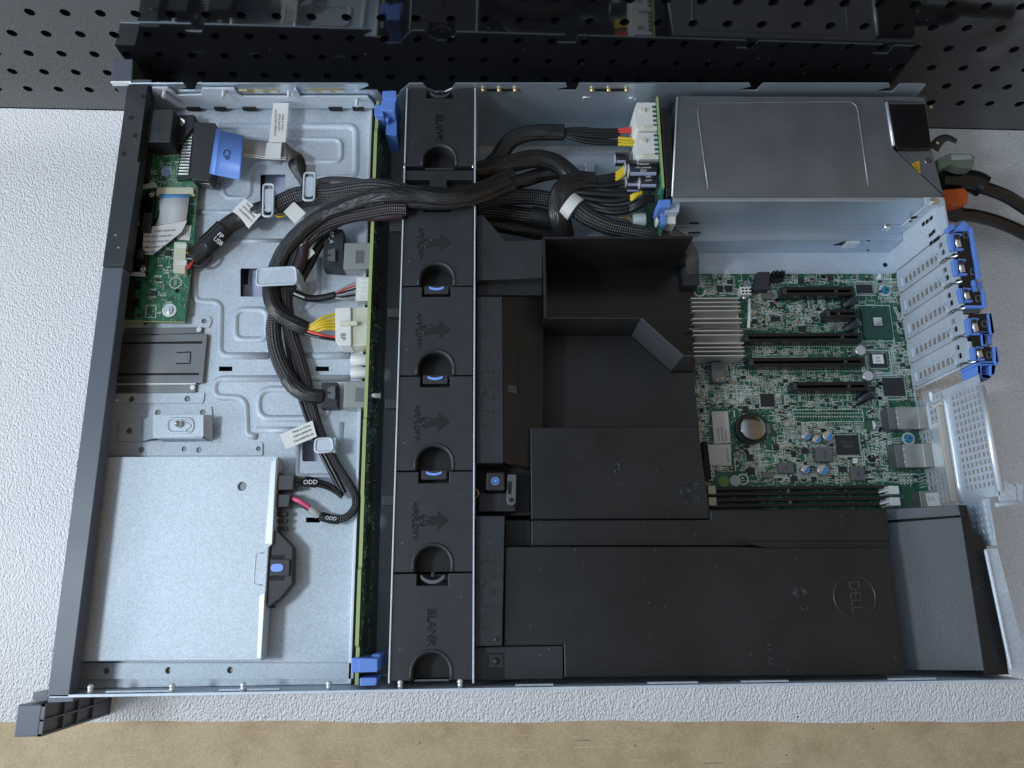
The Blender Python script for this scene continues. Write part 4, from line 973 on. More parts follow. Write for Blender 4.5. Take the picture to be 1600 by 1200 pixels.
def chip(par, px, py, w, h, z, ht=1.0, legs='x', mt=None, name='chip', rot=0):
    c = P(px, py, z + ht)
    m = MB(); m.box(c.x - w/2, c.x + w/2, c.y - h/2, c.y + h/2, z + .1, z + ht)
    o = m.build(name, mt or CHIP, par, bevel=.12)
    g = MB()
    if 'y' in legs:
        n = max(3, int(w / .9))
        for k in range(n):
            x = c.x - w/2 + (k + .5) * w / n
            for s_ in (-1, 1): g.box(x - .22, x + .22, c.y + s_ * (h/2 + .5) - .55, c.y + s_ * (h/2 + .5) + .55, z, z + .3)
    if 'x' in legs:
        n = max(3, int(h / .9))
        for k in range(n):
            y = c.y - h/2 + (k + .5) * h / n
            for s_ in (-1, 1): g.box(c.x + s_ * (w/2 + .5) - .55, c.x + s_ * (w/2 + .5) + .55, y - .22, y + .22, z, z + .3)
    if legs: g.build('leads', SOLD, o)
    return o
chip(CB, 240, 458, 4, 4, ZB, 1.2, 'y'); chip(CB, 262, 395, 4, 4.4, ZB, 1.2, 'y'); chip(CB, 246, 437, 3, 2.4, ZB, 1, 'y')
MB().prism(PP([(188, 434), (212, 434), (210, 497), (184, 497)], ZB + 1), ZB, ZB + .5).build('shade_patch', CHIP, CB)  # flat dark patch paints the bar's shade onto the board's left end
for px in ([(212, 438), (220, 438), (219, 450), (211, 450)], [(209, 466), (217, 466), (216, 478), (208, 478)]): MB().prism(PP(px, ZB + 3), ZB, ZB + 3).build('switch', BLKG, CB, bevel=.3)
m = MB(); c = P(264.5, 485, ZB); m.cyl((c.x, c.y, ZB), 5.2, .25, n=28); m.build('screw_pad', SOLD, CB)
m = MB(); m.cyl((c.x, c.y, ZB + .25), 3.3, 1.5, n=20, r2=2.9); m.cyl((c.x, c.y, ZB + 1.75), 1.6, .8, n=6); m.build('screw', CHROME, CB, bevel=.2)
c = P(274, 442, ZB); m = MB(); m.ridge([(x, y, ZB + .02) for x, y in circ(c.x, c.y, 4.2, 28)], .32, .1, closed=True); m.build('silkscreen', SILK, CB); text('DELL', (c.x, c.y, ZB + .1), 2.0, -90, INKW, CB, .03, wide=.85)
for q in (((229, 477), (244, 477)), ((229, 496), (244, 496)), ((229, 477), (227, 496)), ((244, 477), (243, 496))):
    a, b = P(*q[0], ZB), P(*q[1], ZB); m = MB(); m.obox((a + b) / 2, b - a, (b - a).length / 2, .18, ZB, ZB + .07); m.build('silkscreen', SILK, CB)
c = P(260, 268, ZB); m = MB(); m.cyl((c.x, c.y, ZB), 4.3, .15, n=24); d_ = m.build('round_sticker', mat('lilac_sticker', (.42, .55, .85), .5), CB)
for k, s_ in enumerate(('05',)): text(s_, (c.x + 1.8 - 1.8 * k, c.y, ZB + .2), 1.2, -90, INKB, CB, .02)
m = MB(); m.prism(PP([(279, 352), (299, 352), (296, 376), (276, 374)], ZB + .1), ZB, ZB + .12); m.build('sticker', STICK, CB)
for k in range(4): text(('0G7R', 'XN8C', 'A01 2', 'CN-0'), P(294 - 4 * k, 364, ZB + .2), .1, -90, INK, CB) if 0 else text(('CN-0G7', 'R8-A01', '16298', 'REV')[k], P(295 - 4.6 * k, 364, ZB + .2), 1.2, -90, INK, CB, .02)
m = MB(); m.prism(PP([(245, 292.5), (302, 292.5), (302, 303), (244, 303)], ZB + 3), ZB, ZB + 3); ff = m.build('ribbon_socket', CREAM, CB, bevel=.3)
m = MB(); m.prism(PP([(244, 302), (304, 302), (304, 306), (244, 306)], ZB + 2), ZB, ZB + 2); m.build('socket_bar', CREAM, ff, bevel=.3)
# front frame parts around it (black moulding)
m = MB(); m.prism(rounded(PP([(228, 171), (272, 170), (266, 222), (226, 222)], 80), .8, 2), ZP + .5, 80); m.build('display_housing', BLK, CB, bevel=.7)
m = MB(); m.prism(rounded(PP([(270, 179), (304, 179), (303, 198), (282, 224), (266, 228)], 68), .8, 2), ZP + .5, 68); m.build('side_housing', BLK, CB, bevel=.6)
m = MB(); m.prism(PP([(208, 305), (243, 300), (226, 430), (193, 432)], 66), ZP + .5, 66); m.build('frame', BLKG, CB, bevel=.5)
m = MB(); m.prism(PP([(216, 228), (242, 228), (236, 290), (208, 300)], 60), ZP + .5, 66); m.build('frame', BLK, CB, bevel=.5)
for px, z in (([(224, 332), (237, 332), (232, 360), (220, 360)], 71), ([(216, 388), (223, 388), (222, 403), (213, 403)], 70)): MB().prism(PP(px, z), 60, z).build('clip', BLK, CB, bevel=.5)
for q in ((234, 302), (220, 419)):
    c = P(*q, 67); m = MB(); m.cyl((c.x, c.y, 65), 3.6, 2.2, n=20, r2=3.0); m.cyl((c.x, c.y, 67.2), 1.8, .5, n=4); m.build('screw', CHROME, CB, bevel=.2)
c = P(283.5, 191.5, 69); m = MB(); m.cyl((c.x, c.y, 67.8), 3.4, 2.2, n=20, r2=2.9); m.cyl((c.x, c.y, 70), 1.7, .5, n=4); m.build('screw', CHROME, CB, bevel=.2)
m = MB(); m.tube(P3([(214, 352, 68), (213, 340, 69), (215, 336, 70)]), 1.6, 1.6, 10); m.build('light_pipe', WHITE, CB)
MB().slab([P(214, 291, 67), P(242, 284, 67), (P(246, 292, 67)), P(214, 296, 67)], 1).build('metal_spring', STEEL, CB); MB().slab([P(196, 424, 67), P(226, 426, 67), P(227, 432, 67), P(200, 430, 67)], 1).build('metal_spring', STEEL, CB)
m = MB(); m.prism(PP([(272, 378), (291, 378), (289, 427), (270, 426)], ZB + 5), ZB, ZB + 5); us = m.build('cable_header', CREAM, CB, bevel=.4)
for px in ([(275, 380), (292, 381), (291, 388), (277, 388)], [(275, 407), (292, 406), (291, 414), (277, 414)]): MB().prism(PP(px, ZB + 6.5), ZB + 4, ZB + 6.5).build('header_wall', WHITE, us, bevel=.3)
# comb of connector pins
m = MB()
for k in range(15):
    y = 204 + 4.75 * k; xo = -1.05 * k * .9
    m.prism(PP([(289 + xo * .8, y), (301 + xo * .55, y), (301 + xo * .55, y + 2.2), (289 + xo * .8, y + 2.2)], ZB + 3.2), ZB, ZB + 3.2)
m.build('connector_pins', SOLD, CB)
m = MB(); m.prism(PP([(286, 199), (303, 199), (297, 280), (276, 281)], ZB + 2.2), ZB, ZB + 2.2); m.build('connector_body', BLK, CB, bevel=.3)
# ================================================================= cables of the drive bay
def cab(name, pts, ra, rb, mt, par, n=14, k=10): 
    m = MB(); m.tube(smooth(P3(pts), k), ra, rb, n); return m.build(name, mt, par)
def sticker(par, px, z, th=.3, name='sticker'):
    m = MB(); m.slab([P(a, b, z) for a, b in px], th); return m.build(name, STICK, par)
def lines_on(par, px, z, words, h, inset=.16, mt=None):
    # rows of small print along the long side a->b of the sticker
    a, b, c, d = [P(x, y, z + .12) for x, y in px]
    u = (b - a); ang = math.degrees(math.atan2(u.y, u.x)); n = len(words)
    for i, w in enumerate(words):
        t = (i + .5 + .25) / (n + .5)
        q = (a + b) / 2 + ((d - a) + (c - b)) / 2 * t
        text(w, q, h, ang, mt or INK, par, .02)
# control panel cable: big connector, pull tab, flat lead and dark ribbon
T = thing('control_panel_cable', 'flat cable with black connector and blue pull tab on the control panel board', 'cable', P(330, 240, ZB))
m = MB(); m.prism(rounded(PP([(303, 190), (336, 192), (340, 200), (331, 274), (327, 283), (300, 281), (297, 277)], 74), .8, 2), ZB, 74); m.build('connector', BLK, T, bevel=.6)
m = MB(); m.prism(PP([(299, 278), (312, 276), (330, 283), (328, 288), (312, 286)], 70), ZB, 70); m.build('connector_latch', STEEL2, T, bevel=.4)
a = [(337, 201, 75), (351, 205, 77), (382, 213, 75.5), (376, 282, 75.5), (342, 274, 77), (328, 270, 75)]
m = MB(); b = len(m.v); tp = []
L1 = [(338, 200, 74.5), (343, 202, 77.5), (350, 205, 77), (365, 208.5, 76.3), (381, 212, 76)]; L2 = [(327, 270, 74.5), (332, 272, 77.5), (341, 274, 77), (358, 277.5, 76.3), (375, 281, 76)]
p1, p2 = smooth(P3(L1), 5), smooth(P3(L2), 5)
for q, w in zip(p1, p2): m.v += [q, w, q - Vector((0, 0, .6)), w - Vector((0, 0, .6))]
n = len(p1)
for i in range(n - 1):
    c = 4 * i; m.face((c, c+1, c+5, c+4), 0, True); m.face((c+2, c+6, c+7, c+3), 0, True); m.face((c, c+4, c+6, c+2)); m.face((c+1, c+3, c+7, c+5))
m.face((0, 2, 3, 1)); m.face((4*n-4, 4*n-3, 4*n-1, 4*n-2)); m.build('pull_tab', BLUE, T, recalc=True)
text('CP', P(353, 241, 77.1), 5.2, -95, INK, T, .03)
def ribbon(pl, pr, mt, name, par, th=.35, k=6):
    m = MB(); a, c = smooth(P3(pl), k), smooth(P3(pr), k); n = len(a)
    for q, w in zip(a, c): m.v += [q, w, q - Vector((0, 0, th)), w - Vector((0, 0, th))]
    for i in range(n - 1):
        e = 4 * i; m.face((e, e+1, e+5, e+4), 0, True); m.face((e+2, e+6, e+7, e+3), 0, True); m.face((e, e+4, e+6, e+2)); m.face((e+1, e+3, e+7, e+5))
    m.face((0, 2, 3, 1)); m.face((4*n-4, 4*n-3, 4*n-1, 4*n-2))
    return m.build(name, mt, par)
ribbon([(374, 212, 72), (395, 220, 66), (420, 222, 64), (448, 222, 64)], [(372, 246, 72), (395, 247, 66), (420, 248, 64), (448, 247, 64)], mat('clear_grey_lead', (.36, .34, .33), .35), 'flat_lead', T)
for o in (0, 3): cab('lead_wire', [(379, 240 + o, 72), (400, 243 + o, 66), (425, 246 + o, 65), (447, 246 + o, 65)], .45, .45, WHITE, T, 6)
sticker(T, [(427, 161), (451, 161), (446, 222), (420, 222)], 70); lines_on(T, [(447, 161), (445, 222), (424, 222), (428, 161)], 70, ('Made in China', 'DP/N 0XCKFV', 'CN-0XCKFV-78092-44'), 1.7)
sticker(T, [(417, 223), (440, 222), (438, 248), (413, 248)], 67.5)
ribbon([(446, 222, 66), (456, 232, 66), (470, 240, 67), (474, 246, 66)], [(448, 247, 65), (450, 252, 66), (454, 250, 66.4), (452, 248, 65)], RIBB, 'dark_ribbon', T)
ribbon([(452, 247, 65.5), (450, 258, 64), (458, 272, 62), (470, 290, 60)], [(475, 246, 65.5), (478, 258, 64), (480, 272, 62), (492, 290, 60)], mat('dark_ribbon_back', (.02, .018, .018), .4), 'dark_ribbon', T)
ribbon([(484, 283, 62), (510, 276, 62), (540, 276, 64), (570, 280, 66)], [(484, 290, 62), (510, 289, 62), (540, 290, 64), (570, 292, 66)], RIBB, 'dark_ribbon', T)
# white ribbon on the board
T = thing('white_ribbon_cable', 'white flat ribbon cable folded diagonally over the green control panel board', 'cable', P(265, 350, ZB))
RW = mat('white_ribbon', (.70, .71, .74), .42)
def rw_stripes():
    nt = RW.node_tree; b = nt.nodes['Principled BSDF']; tc = nt.nodes.new('ShaderNodeTexCoord'); s_ = nt.nodes.new('ShaderNodeSeparateXYZ'); nt.links.new(tc.outputs['Object'], s_.inputs[0])
    m1 = nt.nodes.new('ShaderNodeMath'); m1.operation = 'MULTIPLY'; m1.inputs[1].default_value = 5000; nt.links.new(s_.outputs[0], m1.inputs[0])
    m2 = nt.nodes.new('ShaderNodeMath'); m2.operation = 'SINE'; nt.links.new(m1.outputs[0], m2.inputs[0]); m3 = nt.nodes.new('ShaderNodeMath'); m3.operation = 'GREATER_THAN'; m3.inputs[1].default_value = .3; nt.links.new(m2.outputs[0], m3.inputs[0])
    mx = nt.nodes.new('ShaderNodeMix'); mx.data_type = 'RGBA'; nt.links.new(m3.outputs[0], mx.inputs[0]); mx.inputs[6].default_value = (.70, .71, .74, 1); mx.inputs[7].default_value = (.50, .51, .55, 1); nt.links.new(mx.outputs[2], b.inputs['Base Color'])
rw_stripes()
ribbon([(250, 305, 65), (249, 320, 68), (249, 336, 67.5), (243, 352, 66)], [(296, 304, 65), (294, 320, 68), (292, 336, 67.5), (291, 346, 66)], RW, 'ribbon', T)
ribbon([(249, 303.8, 65.8), (249, 309, 66.8)], [(297, 303.2, 65.8), (296, 309, 66.8)], mat('light_blue_stiffener', (.12, .36, .70), .4), 'stiffener', T, .3, 3)
MB().prism(PP([(270, 342), (287, 341), (285, 352), (268, 354)], 67.2), 66.7, 67.4).build('print_patch', STICK, T) if 0 else None
m = MB(); m.slab([P(243, 353, 66.9), P(292, 345, 66.9), P(284, 362, 66.4), P(262, 380, 66), P(238, 398, 66), P(222, 397, 66), P(225, 357, 66.3)], .35); m.build('folded_ribbon', STICK, T)
for k in range(5):
    y = 361 + 8.4 * k
    text('AWM 20696 90C', P(258 - k * 5, y - .5, 66.8), 1.5, 4, INKB, T, .02); text('E188', P(231 - k * 1.2, y, 66.8), 1.5, 4, INKB, T, .02)
# front USB lead
T = thing('usb_lead', 'black sleeved front usb lead with white tag running up to the first cable clip', 'cable', P(340, 370, ZP))
cab('sleeve', [(300, 404, 64), (312, 396, 64), (330, 378, 65), (350, 358, 66), (372, 343, 66), (400, 331, 68), (418, 325, 70)], 7.2, 4.6, TAPE, T)
cab('heat_shrink', [(322, 385, 65.4), (336, 372, 66), (352, 356, 66.8)], 8.2, 5.4, BLKG, T)
a = -math.degrees(math.atan2(30, 30)) + 95
text('FP', P(344, 368, 72.8), 3.5, -40, INKW, T, .03); text('USB', P(341, 377, 72.8), 3.4, -40, INKW, T, .03)
for i, (mt, y) in enumerate(((RED, 421), (RED, 417), (WIRE, 413), (YEL, 395), (WIRE, 399), (GREYW, 405))):
    cab('wire', [(290, y, 65), (296, y - 1 - (y - 405) * .2, 66), (306, 403 + i * .6, 65), (314, 397 + i, 64)], .8, .8, mt, T, 8, 6)
m = MB(); c = P(313, 398, 65); m.tube([(c.x + 8 * math.cos(t), c.y + 9 * math.sin(t), 64) for t in [2 * math.pi * k / 20 for k in range(20)]], 1.2, 1.2, 8, closed=True); m.build('cable_tie', CHIP, T)
s_ = [(382, 310), (411, 332), (391, 354), (364, 328)]
sticker(T, s_, 72); lines_on(T, [(386, 311), (409, 333), (391, 352), (368, 328)], 72.1, ('Made in China', 'DP/N 0HPFMM', 'CN-0HPFMM-73'), 1.5)
m = MB(); m.slab([P(364, 328, 72), P(391, 354, 72), P(389, 357, 66), P(363, 333, 66)], .3); m.build('sticker', STICK, T)
# upper braided bundle through the two clips
T = thing('upper_braided_cable', 'braided black cable passing through the two upright clips near the far wall', 'cable', P(500, 300, ZP))
cab('sleeve', [(428, 322, 67), (445, 313, 68), (465, 305, 68), (490, 302, 68), (520, 300, 71), (552, 295, 77), (585, 292, 84), (615, 296, 87), (640, 302, 88)], 6.6, 4.8, BRAID, T, 18)
cab('inner_sleeve', [(432, 330, 62), (450, 324, 62), (475, 316, 63), (505, 311, 66), (540, 306, 76), (570, 303, 82)], 4.2, 3.6, BRAID, T, 14)
for k in range(3): cab('wire', [(428 + k, 331 + 2 * k, 64), (436, 335 + 2 * k, 64), (446, 332 + 2 * k, 63), (456, 326 + k, 62)], .9, .9, (GREYW, WIRE, YEL)[k], T, 8, 6)
sticker(T, [(459, 315), (478, 333), (461, 350), (443, 331)], 70)
# taped supply bundle, runs over the fan bay and round to the cream plug
T = thing('backplane_power_cable', 'taped black supply bundle curving from the fan bay to the cream plug', 'cable', P(430, 460, ZP))
main = [(792, 280, 80), (760, 296, 86), (725, 306, 92), (690, 309, 94), (655, 306, 94), (620, 304, 94), (585, 306, 92), (550, 318, 88), (507, 335, 83), (470, 362, 79), (445, 391, 76), (432, 418, 74), (423, 445, 73), (424, 468, 73), (434, 487, 72), (452, 501, 70), (472, 511, 69), (480, 514, 68)]
cab('sleeve', main, lambda t: 6.4 - .8 * t, lambda t: 4.4, TAPE, T, 20)
cab('strand', [(800, 288, 76), (760, 304, 84), (720, 313, 90), (685, 316, 91), (650, 314, 91), (610, 312, 90), (575, 318, 87), (540, 334, 82)], 6, 4, TAPE, T, 16)
cab('sleeve', [(800, 270, 78), (764, 287, 86), (730, 299, 91), (690, 302, 93), (655, 299, 92), (625, 297, 90)], 4.5, 3.6, TAPE, T, 14)
m = MB(); m.prism(rounded(PP([(524, 481), (548, 480), (549, 540), (530, 540), (524, 532)], 74), .8, 2), ZP + 2, 74); pl_ = m.build('plug', WHITE, T, bevel=.5)
m = MB(); m.prism(rounded(PP([(530, 502), (556, 501), (559, 505), (558, 507), (530, 509)], 76.5), .4, 2), 73, 76.5); m.build('latch_bar', CREAM, pl_, bevel=.4)
text('BP', P(535.5, 526, 74.1), 3.6, -90, INK, T, .03)
for i, (mt, y0, y1, x0) in enumerate(((YEL, 510, 490, 483), (YEL, 513, 497, 484), (YEL, 514, 503, 485), (YEL, 516, 509, 486), (YEL, 519, 514, 492), (RED, 517, 528, 480), (WIRE, 522, 531, 480))):
    cab('wire', [(x0 - 8, y0 - 4, 69), (x0, y0, 70), ((x0 + 524) / 2, (y0 + y1) / 2 - (3 if mt is YEL else -1), 72), (526, y1, 70)], 1.15, 1.15, mt, T, 8, 8)
# braided pair that follows it
T = thing('signal_cable', 'two braided sleeves curving under the wide clip and down the drive bay', 'cable', P(450, 520, ZP))
cab('sleeve', [(636, 326, 90), (610, 326, 90), (575, 332, 86), (530, 342, 80), (493, 358, 76), (468, 383, 73), (459, 408, 71), (448, 438, 69), (446, 470, 67), (450, 500, 64), (458, 530, 63), (468, 560, 62), (478, 592, 62), (484, 620, 62), (492, 648, 62), (502, 676, 62), (517, 708, 63), (532, 735, 63), (546, 756, 63), (555, 775, 62.5), (555, 792, 62), (544, 806, 62), (528, 811, 62), (500, 806, 61.5)], lambda t: 5.4 if t < .4 else 5.4 - 2.6 * min(1, (t - .4) / .25), lambda t: 4.4 if t < .4 else 4.4 - 1.8 * min(1, (t - .4) / .25), BRAIDF, T, 18)
cab('sleeve', [(630, 334, 87), (600, 337, 86), (550, 338, 82), (506, 350, 77), (477, 377, 74), (472, 404, 72), (456, 438, 70)], 4.2, 3.6, mat('plum_braid', (.03, .012, .02), .4), T, 14)
cab('sleeve', [(535, 340, 78), (492, 364, 74), (463, 397, 71), (455, 438, 68), (440, 475, 66), (428, 505, 66), (430, 540, 66), (440, 572, 65), (455, 598, 64)], 5.6, 4.4, BRAID, T, 18)
cab('smooth_end', [(450, 590, 65), (460, 604, 65), (476, 615, 65), (492, 619, 65), (505, 620, 64)], lambda t: 6.2 - .8 * t, 4.4, TAPE, T, 16)
for (px, z, nm) in (([(502, 597), (527, 597), (527, 637), (500, 637)], 66, 'plug'), ([(507, 356), (536, 358), (537, 421), (504, 419)], 68, 'plug')):
    m = MB(); m.prism(rounded(PP(px, z), .6, 2), ZP + 1.5, z); pg_ = m.build(nm, BLK, T, bevel=.5)
    cx = 514; cy = 399 if z == 68 else 614
    m = MB(); m.prism(rounded(PP([(cx + 3, cy - 11), (cx + 10, cy - 11), (cx + 10, cy + 9), (cx + 3, cy + 9)], z + 3), .5, 2), z, z + 3); m.build('thumb_latch', PEWTER, pg_, bevel=.5)
    for k in (-9, 1): MB().prism(PP([(cx - 2, cy + k), (cx + 4, cy + k), (cx + 4, cy + k + 7), (cx - 2, cy + k + 7)], z + 1), z - 1, z + 1).build('latch_window', PEWTER, pg_, bevel=.3)
text('BP_A', P(518, 371, 68.2), 3.0, -90, INKW, T, .03)
cab('branch', [(468, 440, 64), (484, 412, 64), (496, 388, 64), (508, 372, 64)], 3.6, 3.0, WIRE, T, 12)
m = MB(); m.slab([P(469, 405, 72), P(487, 388, 72), P(492, 395, 72), P(474, 412, 72)], .8); m.build('sticker', STICK, T)
cab('white_mark', [(462, 387, 76), (472, 382, 76.5), (480, 376, 76.5)], .8, .5, CREAM, T, 6, 4)
cab('branch', [(455, 455, 66), (468, 461, 64), (482, 466, 63), (500, 466, 63), (524, 461, 64)], 2.8, 2.4, WIRE, T, 12)
cab('white_mark', [(459, 458, 68.4), (468, 462, 66.8), (476, 465, 65.8)], .8, .6, WHITE, T, 6, 4)
for k, mt in enumerate((GREYW, RED, WIRE, GREYW, WIRE, GREYW)):
    cab('wire', [(522, 458 + k * 1.4, 64), (538, 449 + 3.6 * k, 65), (558, 440 + 5 * k, 64)], .75, .75, mt, T, 6, 6)
# disc drive lead pair
T = thing('disc_drive_lead', 'thin black twin lead with white label clipped beside the disc drive', 'cable', P(500, 690, ZP))
for k in (0, 1):
    o = 6 * k
    cab('lead', [(443 + o * .6, 505, 63), (452 + o, 560, 62), (463 + o, 605, 61.5), (476 + o, 645, 61.5), (488 + o, 678, 62), (502 + o, 710, 62), (520 + o, 745, 61.5), (534 + o * .8, 770, 61)], 1.5, 1.5, WIRE, T, 10)
    cab('lead', [(463, 751 + 6 * k, 66), (482, 750 + 6 * k, 65), (502, 753 + 6 * k, 64), (520, 761 + 5 * k, 62.5), (535, 775 + 2 * k, 61.5)], 1.5, 1.5, WIRE, T, 10)
cab('heat_shrink', [(476, 752.5, 66), (485, 753, 65.6), (495, 754.5, 65)], 3.6, 2.6, BLKG, T, 12)
text('ODD', P(485, 753.5, 68.6), 3.0, 0, INKW, T, .03)
cab('wire', [(458, 779, 65), (468, 783, 66), (478, 789, 65), (488, 797, 63.5)], 1.5, 1.5, PINK, T, 10); cab('wire', [(457, 783, 63), (467, 787, 63), (477, 793, 63), (487, 799, 62)], 1.2, 1.2, WIRE, T, 10)
cab('wire_end', [(485, 795, 63.4), (492, 800, 63.4), (498, 806, 62.6)], 2.8, 2.2, GREYW, T, 10)
cab('heat_shrink', [(503, 807, 62), (518, 811, 62), (530, 812, 62)], 3.3, 2.6, BLKG, T, 12)
text('ODD', P(517, 810, 64.7), 2.4, -8, INKW, T, .03)
s_ = [(437, 679), (488, 657), (495, 682), (447, 702)]
sticker(T, s_, 67); lines_on(T, [(450, 673), (489, 657), (495, 681), (456, 698)], 67.1, ('Made in China', 'DP/N 0X8V93', 'CN-0X8V93-43'), 1.6)
# ================================================================= black air shroud
SH = thing('air_shroud', 'large black plastic air shroud covering the memory and processors behind the fans', 'air shroud', (400, 120, 10))
def part(px, z0, z1, name, mt=BLKT, bev=.6, r=0, par=None):
    pts = PP(px, z1 if not callable(z1) else z1(*px[0]))
    if r: pts = rounded(pts, r, 3)
    m = MB(); m.prism(pts, z0, z1); return m.build(name, mt, par or SH, bevel=bev)
def panel3(pts, name, th=2.0, mt=BLKT, bev=.5):
    m = MB(); m.slab([P(*q) for q in pts], th); return m.build(name, mt, SH, bevel=bev)
# rail along the fan bay
part([(745, 336), (755, 336), (790, 376), (848, 374), (848, 434), (745, 438)], 30, 79, 'rail_block', BLK)
part([(745, 439), (848, 435), (848, 461), (745, 462)], 30, 73, 'groove_block', BLKT)
part([(745, 463), (785, 463), (787, 723), (744, 724)], 30, 80, 'rail_block', BLK)
panel3([(785.5, 463, 79.8), (850, 463, 64), (848, 735, 62), (828, 736, 64), (787.5, 723, 79.8)], 'sloped_side')
part([(744, 806), (789, 806), (785, 1009), (741, 1010)], 30, 80, 'rail_block', BLK)
part([(741, 1011), (880, 1009), (880, 1061), (740, 1063)], 30, 76, 'corner_block', BLK)
# dark opening in the sloped side with the memory latch showing behind
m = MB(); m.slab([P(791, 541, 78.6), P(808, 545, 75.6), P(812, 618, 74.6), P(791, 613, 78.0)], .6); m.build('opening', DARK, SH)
m = MB(); m.slab([P(793, 601, 78.9), P(807, 603, 76.4), P(808, 616, 76), P(794, 612, 78.6)], .4); m.build('memory_latch', DKGREY, SH)
# pocket with the blue-dot button and lever
part([(744, 725), (829, 725), (829, 806), (744, 806)], 20, 52, 'pocket_floor', BLKT)
part([(748, 770), (803, 770), (806, 799), (748, 800)], 50, 68, 'pocket_block', BLK)
bt = part([(760, 738), (788, 738), (789, 766), (759, 766)], 50, 76, 'button', BLK, .9, 1.2)
c = P(774, 751.5, 76); m = MB(); m.ridge([(x, y, 76) for x, y in circ(c.x, c.y, 2.35, 24)], .45, .35, closed=True); m.build('touch_ring', BLUEM, bt)
m = MB(); m.cyl((c.x, c.y, 75.9), 1.25, .4, n=18); m.build('touch_dot', BLUEM, bt)
lv = part([(793, 741), (807, 741), (806, 786), (800, 791), (793, 788), (791, 780)], 60, 73, 'lever', PEWTER, .6, 1.2)
part([(794, 752), (800, 752), (799, 772), (793, 772)], 70, 73.15, 'slot', DARK, 0, 0, lv)
c = P(799, 781, 73); MB().cyl((c.x, c.y, 72.9), 1.5, .3, n=14).build('keyhole', DARK, lv)
m = MB(); m.tube(smooth(P3([(741, 762, 70), (747, 768, 72), (747, 774, 71), (741, 780, 66)]), 6), .6, .6, 6); m.build('fan_wire', GOLD, SH)
# corner with guide stud
part([(759, 1020), (788, 1020), (788, 1061), (759, 1061)], 60, 76.2, 'recess', DARK, 0)
part([(765, 1022), (786, 1022), (786, 1043), (765, 1043)], 60, 76.5, 'stud_plate', BLK, .3)
c = P(774, 1033, 76.5); m = MB(); m.sphere((c.x, c.y, 76.5), 2.4, 16, sz=1.3); m.build('guide_stud', DKGREY, SH)
c = P(775, 999, 80); m = MB(); m.sphere((c.x, c.y, 80), 1.6, 14); m.build('moulded_pip', DKGREY, SH)
# deep tray near the supply
part([(849, 374), (1079, 372), (1086, 560), (1086, 580), (849, 580)], 14, 22, 'tray_floor', BLKG)
a, b = P(849, 371, 80), P(1083, 371, 80)
m = MB(); m.box(a.x, b.x, a.y - 1.2, a.y + .8, 18, 80); m.box(a.x - .6, a.x + 1.4, P(849, 498, 80).y, a.y, 18, 80); 
m.build('tray_wall', BLKT, SH, bevel=.3)
# standing wall that steps round the processor
w0, w1, w2, w3 = P(850, 498, 80), P(1001, 498, 80), P(1067, 557, 80), P(1084, 557, 80)
m = MB(); t = 1.3
def wall_(a, b, m, z0, z1):
    d = (b - a).xy.normalized(); nn = Vector((-d.y, d.x)) * t
    m.prism([(a.x, a.y), (b.x, b.y), (b.x + nn.x, b.y + nn.y), (a.x + nn.x, a.y + nn.y)], z0, z1)
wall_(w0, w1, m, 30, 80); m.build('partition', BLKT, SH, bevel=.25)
m = MB(); wall_(w1, w2, m, 30, 80); m.build('partition', DKGREY, SH, bevel=.25)  # lighter grey paints in the light this slanted face catches
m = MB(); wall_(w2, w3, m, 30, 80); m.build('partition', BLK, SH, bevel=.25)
m = MB(); pts = [P(850, 524, 41), P(985, 525, 41), P(1049, 582, 41), P(1084, 582, 41), P(1092, 666, 41), P(1092, 690, 41), P(820, 690, 41), P(838, 600, 41)]
m.prism([(q.x, q.y) for q in pts], 26, 41); m.build('cover_panel', BLKT, SH, bevel=.4)
part([(828.5, 668), (1091, 666), (1108, 795), (1109, 811), (830, 812)], 30, 70, 'cover_panel', BLKT, .7)
part([(789, 812.5), (1109, 811.8), (1110, 796), (1391, 792), (1392, 806), (1385, 1056), (786, 1059)], 30, 74, 'cover_panel', BLKT, .7) if 0 else None
zc = 77.0
part([(830, 813), (1110, 812), (1110, 797), (1386, 795), (1390, 852), (1150, 853), (830, 853)], 30, zc - 4, 'cover_panel', BLKT, .7)
part([(746, 812.5), (829, 812.5), (829, 853), (788, 853)], 30, 58, 'step_panel', BLKT, .4) if 0 else part([(790, 813), (829, 813), (829, 853), (789, 853)], 30, 60, 'step_panel', BLKT, .4)
part([(788.5, 854), (1150, 854), (1200, 856), (1388, 856), (1416, 1055), (882, 1059), (881, 1008), (787, 1009)], 30, zc, 'cover_panel', BLKT, .8)
part([(1150, 846), (1388, 846), (1389, 857), (1200, 857)], 40, zc - 2.5, 'ramp_panel', BLKT, .5)
# angled rear face, sheen painted in as lighter grey, and its black rim
RAMP = mat('sheen_lightened_plastic', (.058, .061, .067), .40, 0, .6, bump=(1100, .6, .3), var=(30, .06))
m = MB(); m.slab([P(1371, 797, 55), P(1497, 789, 80), P(1501, 805, 80), P(1373, 814, 55)], 2); m.build('angled_face', RAMP, SH, bevel=.3)
m = MB(); m.slab([P(1374, 818, 55), P(1502, 808, 80), P(1538, 1048, 80), P(1404, 1047, 55)], 2); m.build('angled_face', RAMP, SH, bevel=.3)
m = MB(); m.slab([P(1389, 808, 54), P(1501, 804, 76), P(1502, 812, 76), P(1389, 820, 54)], 2); m.build('groove', DARK, SH)
part([(1498, 789), (1511, 789), (1520, 829), (1534, 837), (1548, 869), (1577, 1054), (1539, 1055)], 30, 80, 'end_rim', BLKT, .5)
for q, r in (((1538, 886), 1.6), ((1557, 1003), 1.8)):
    c = P(*q, 80); MB().cyl((c.x, c.y, 79.95), r, .15, n=14).build('screw_hole', DARK, SH)
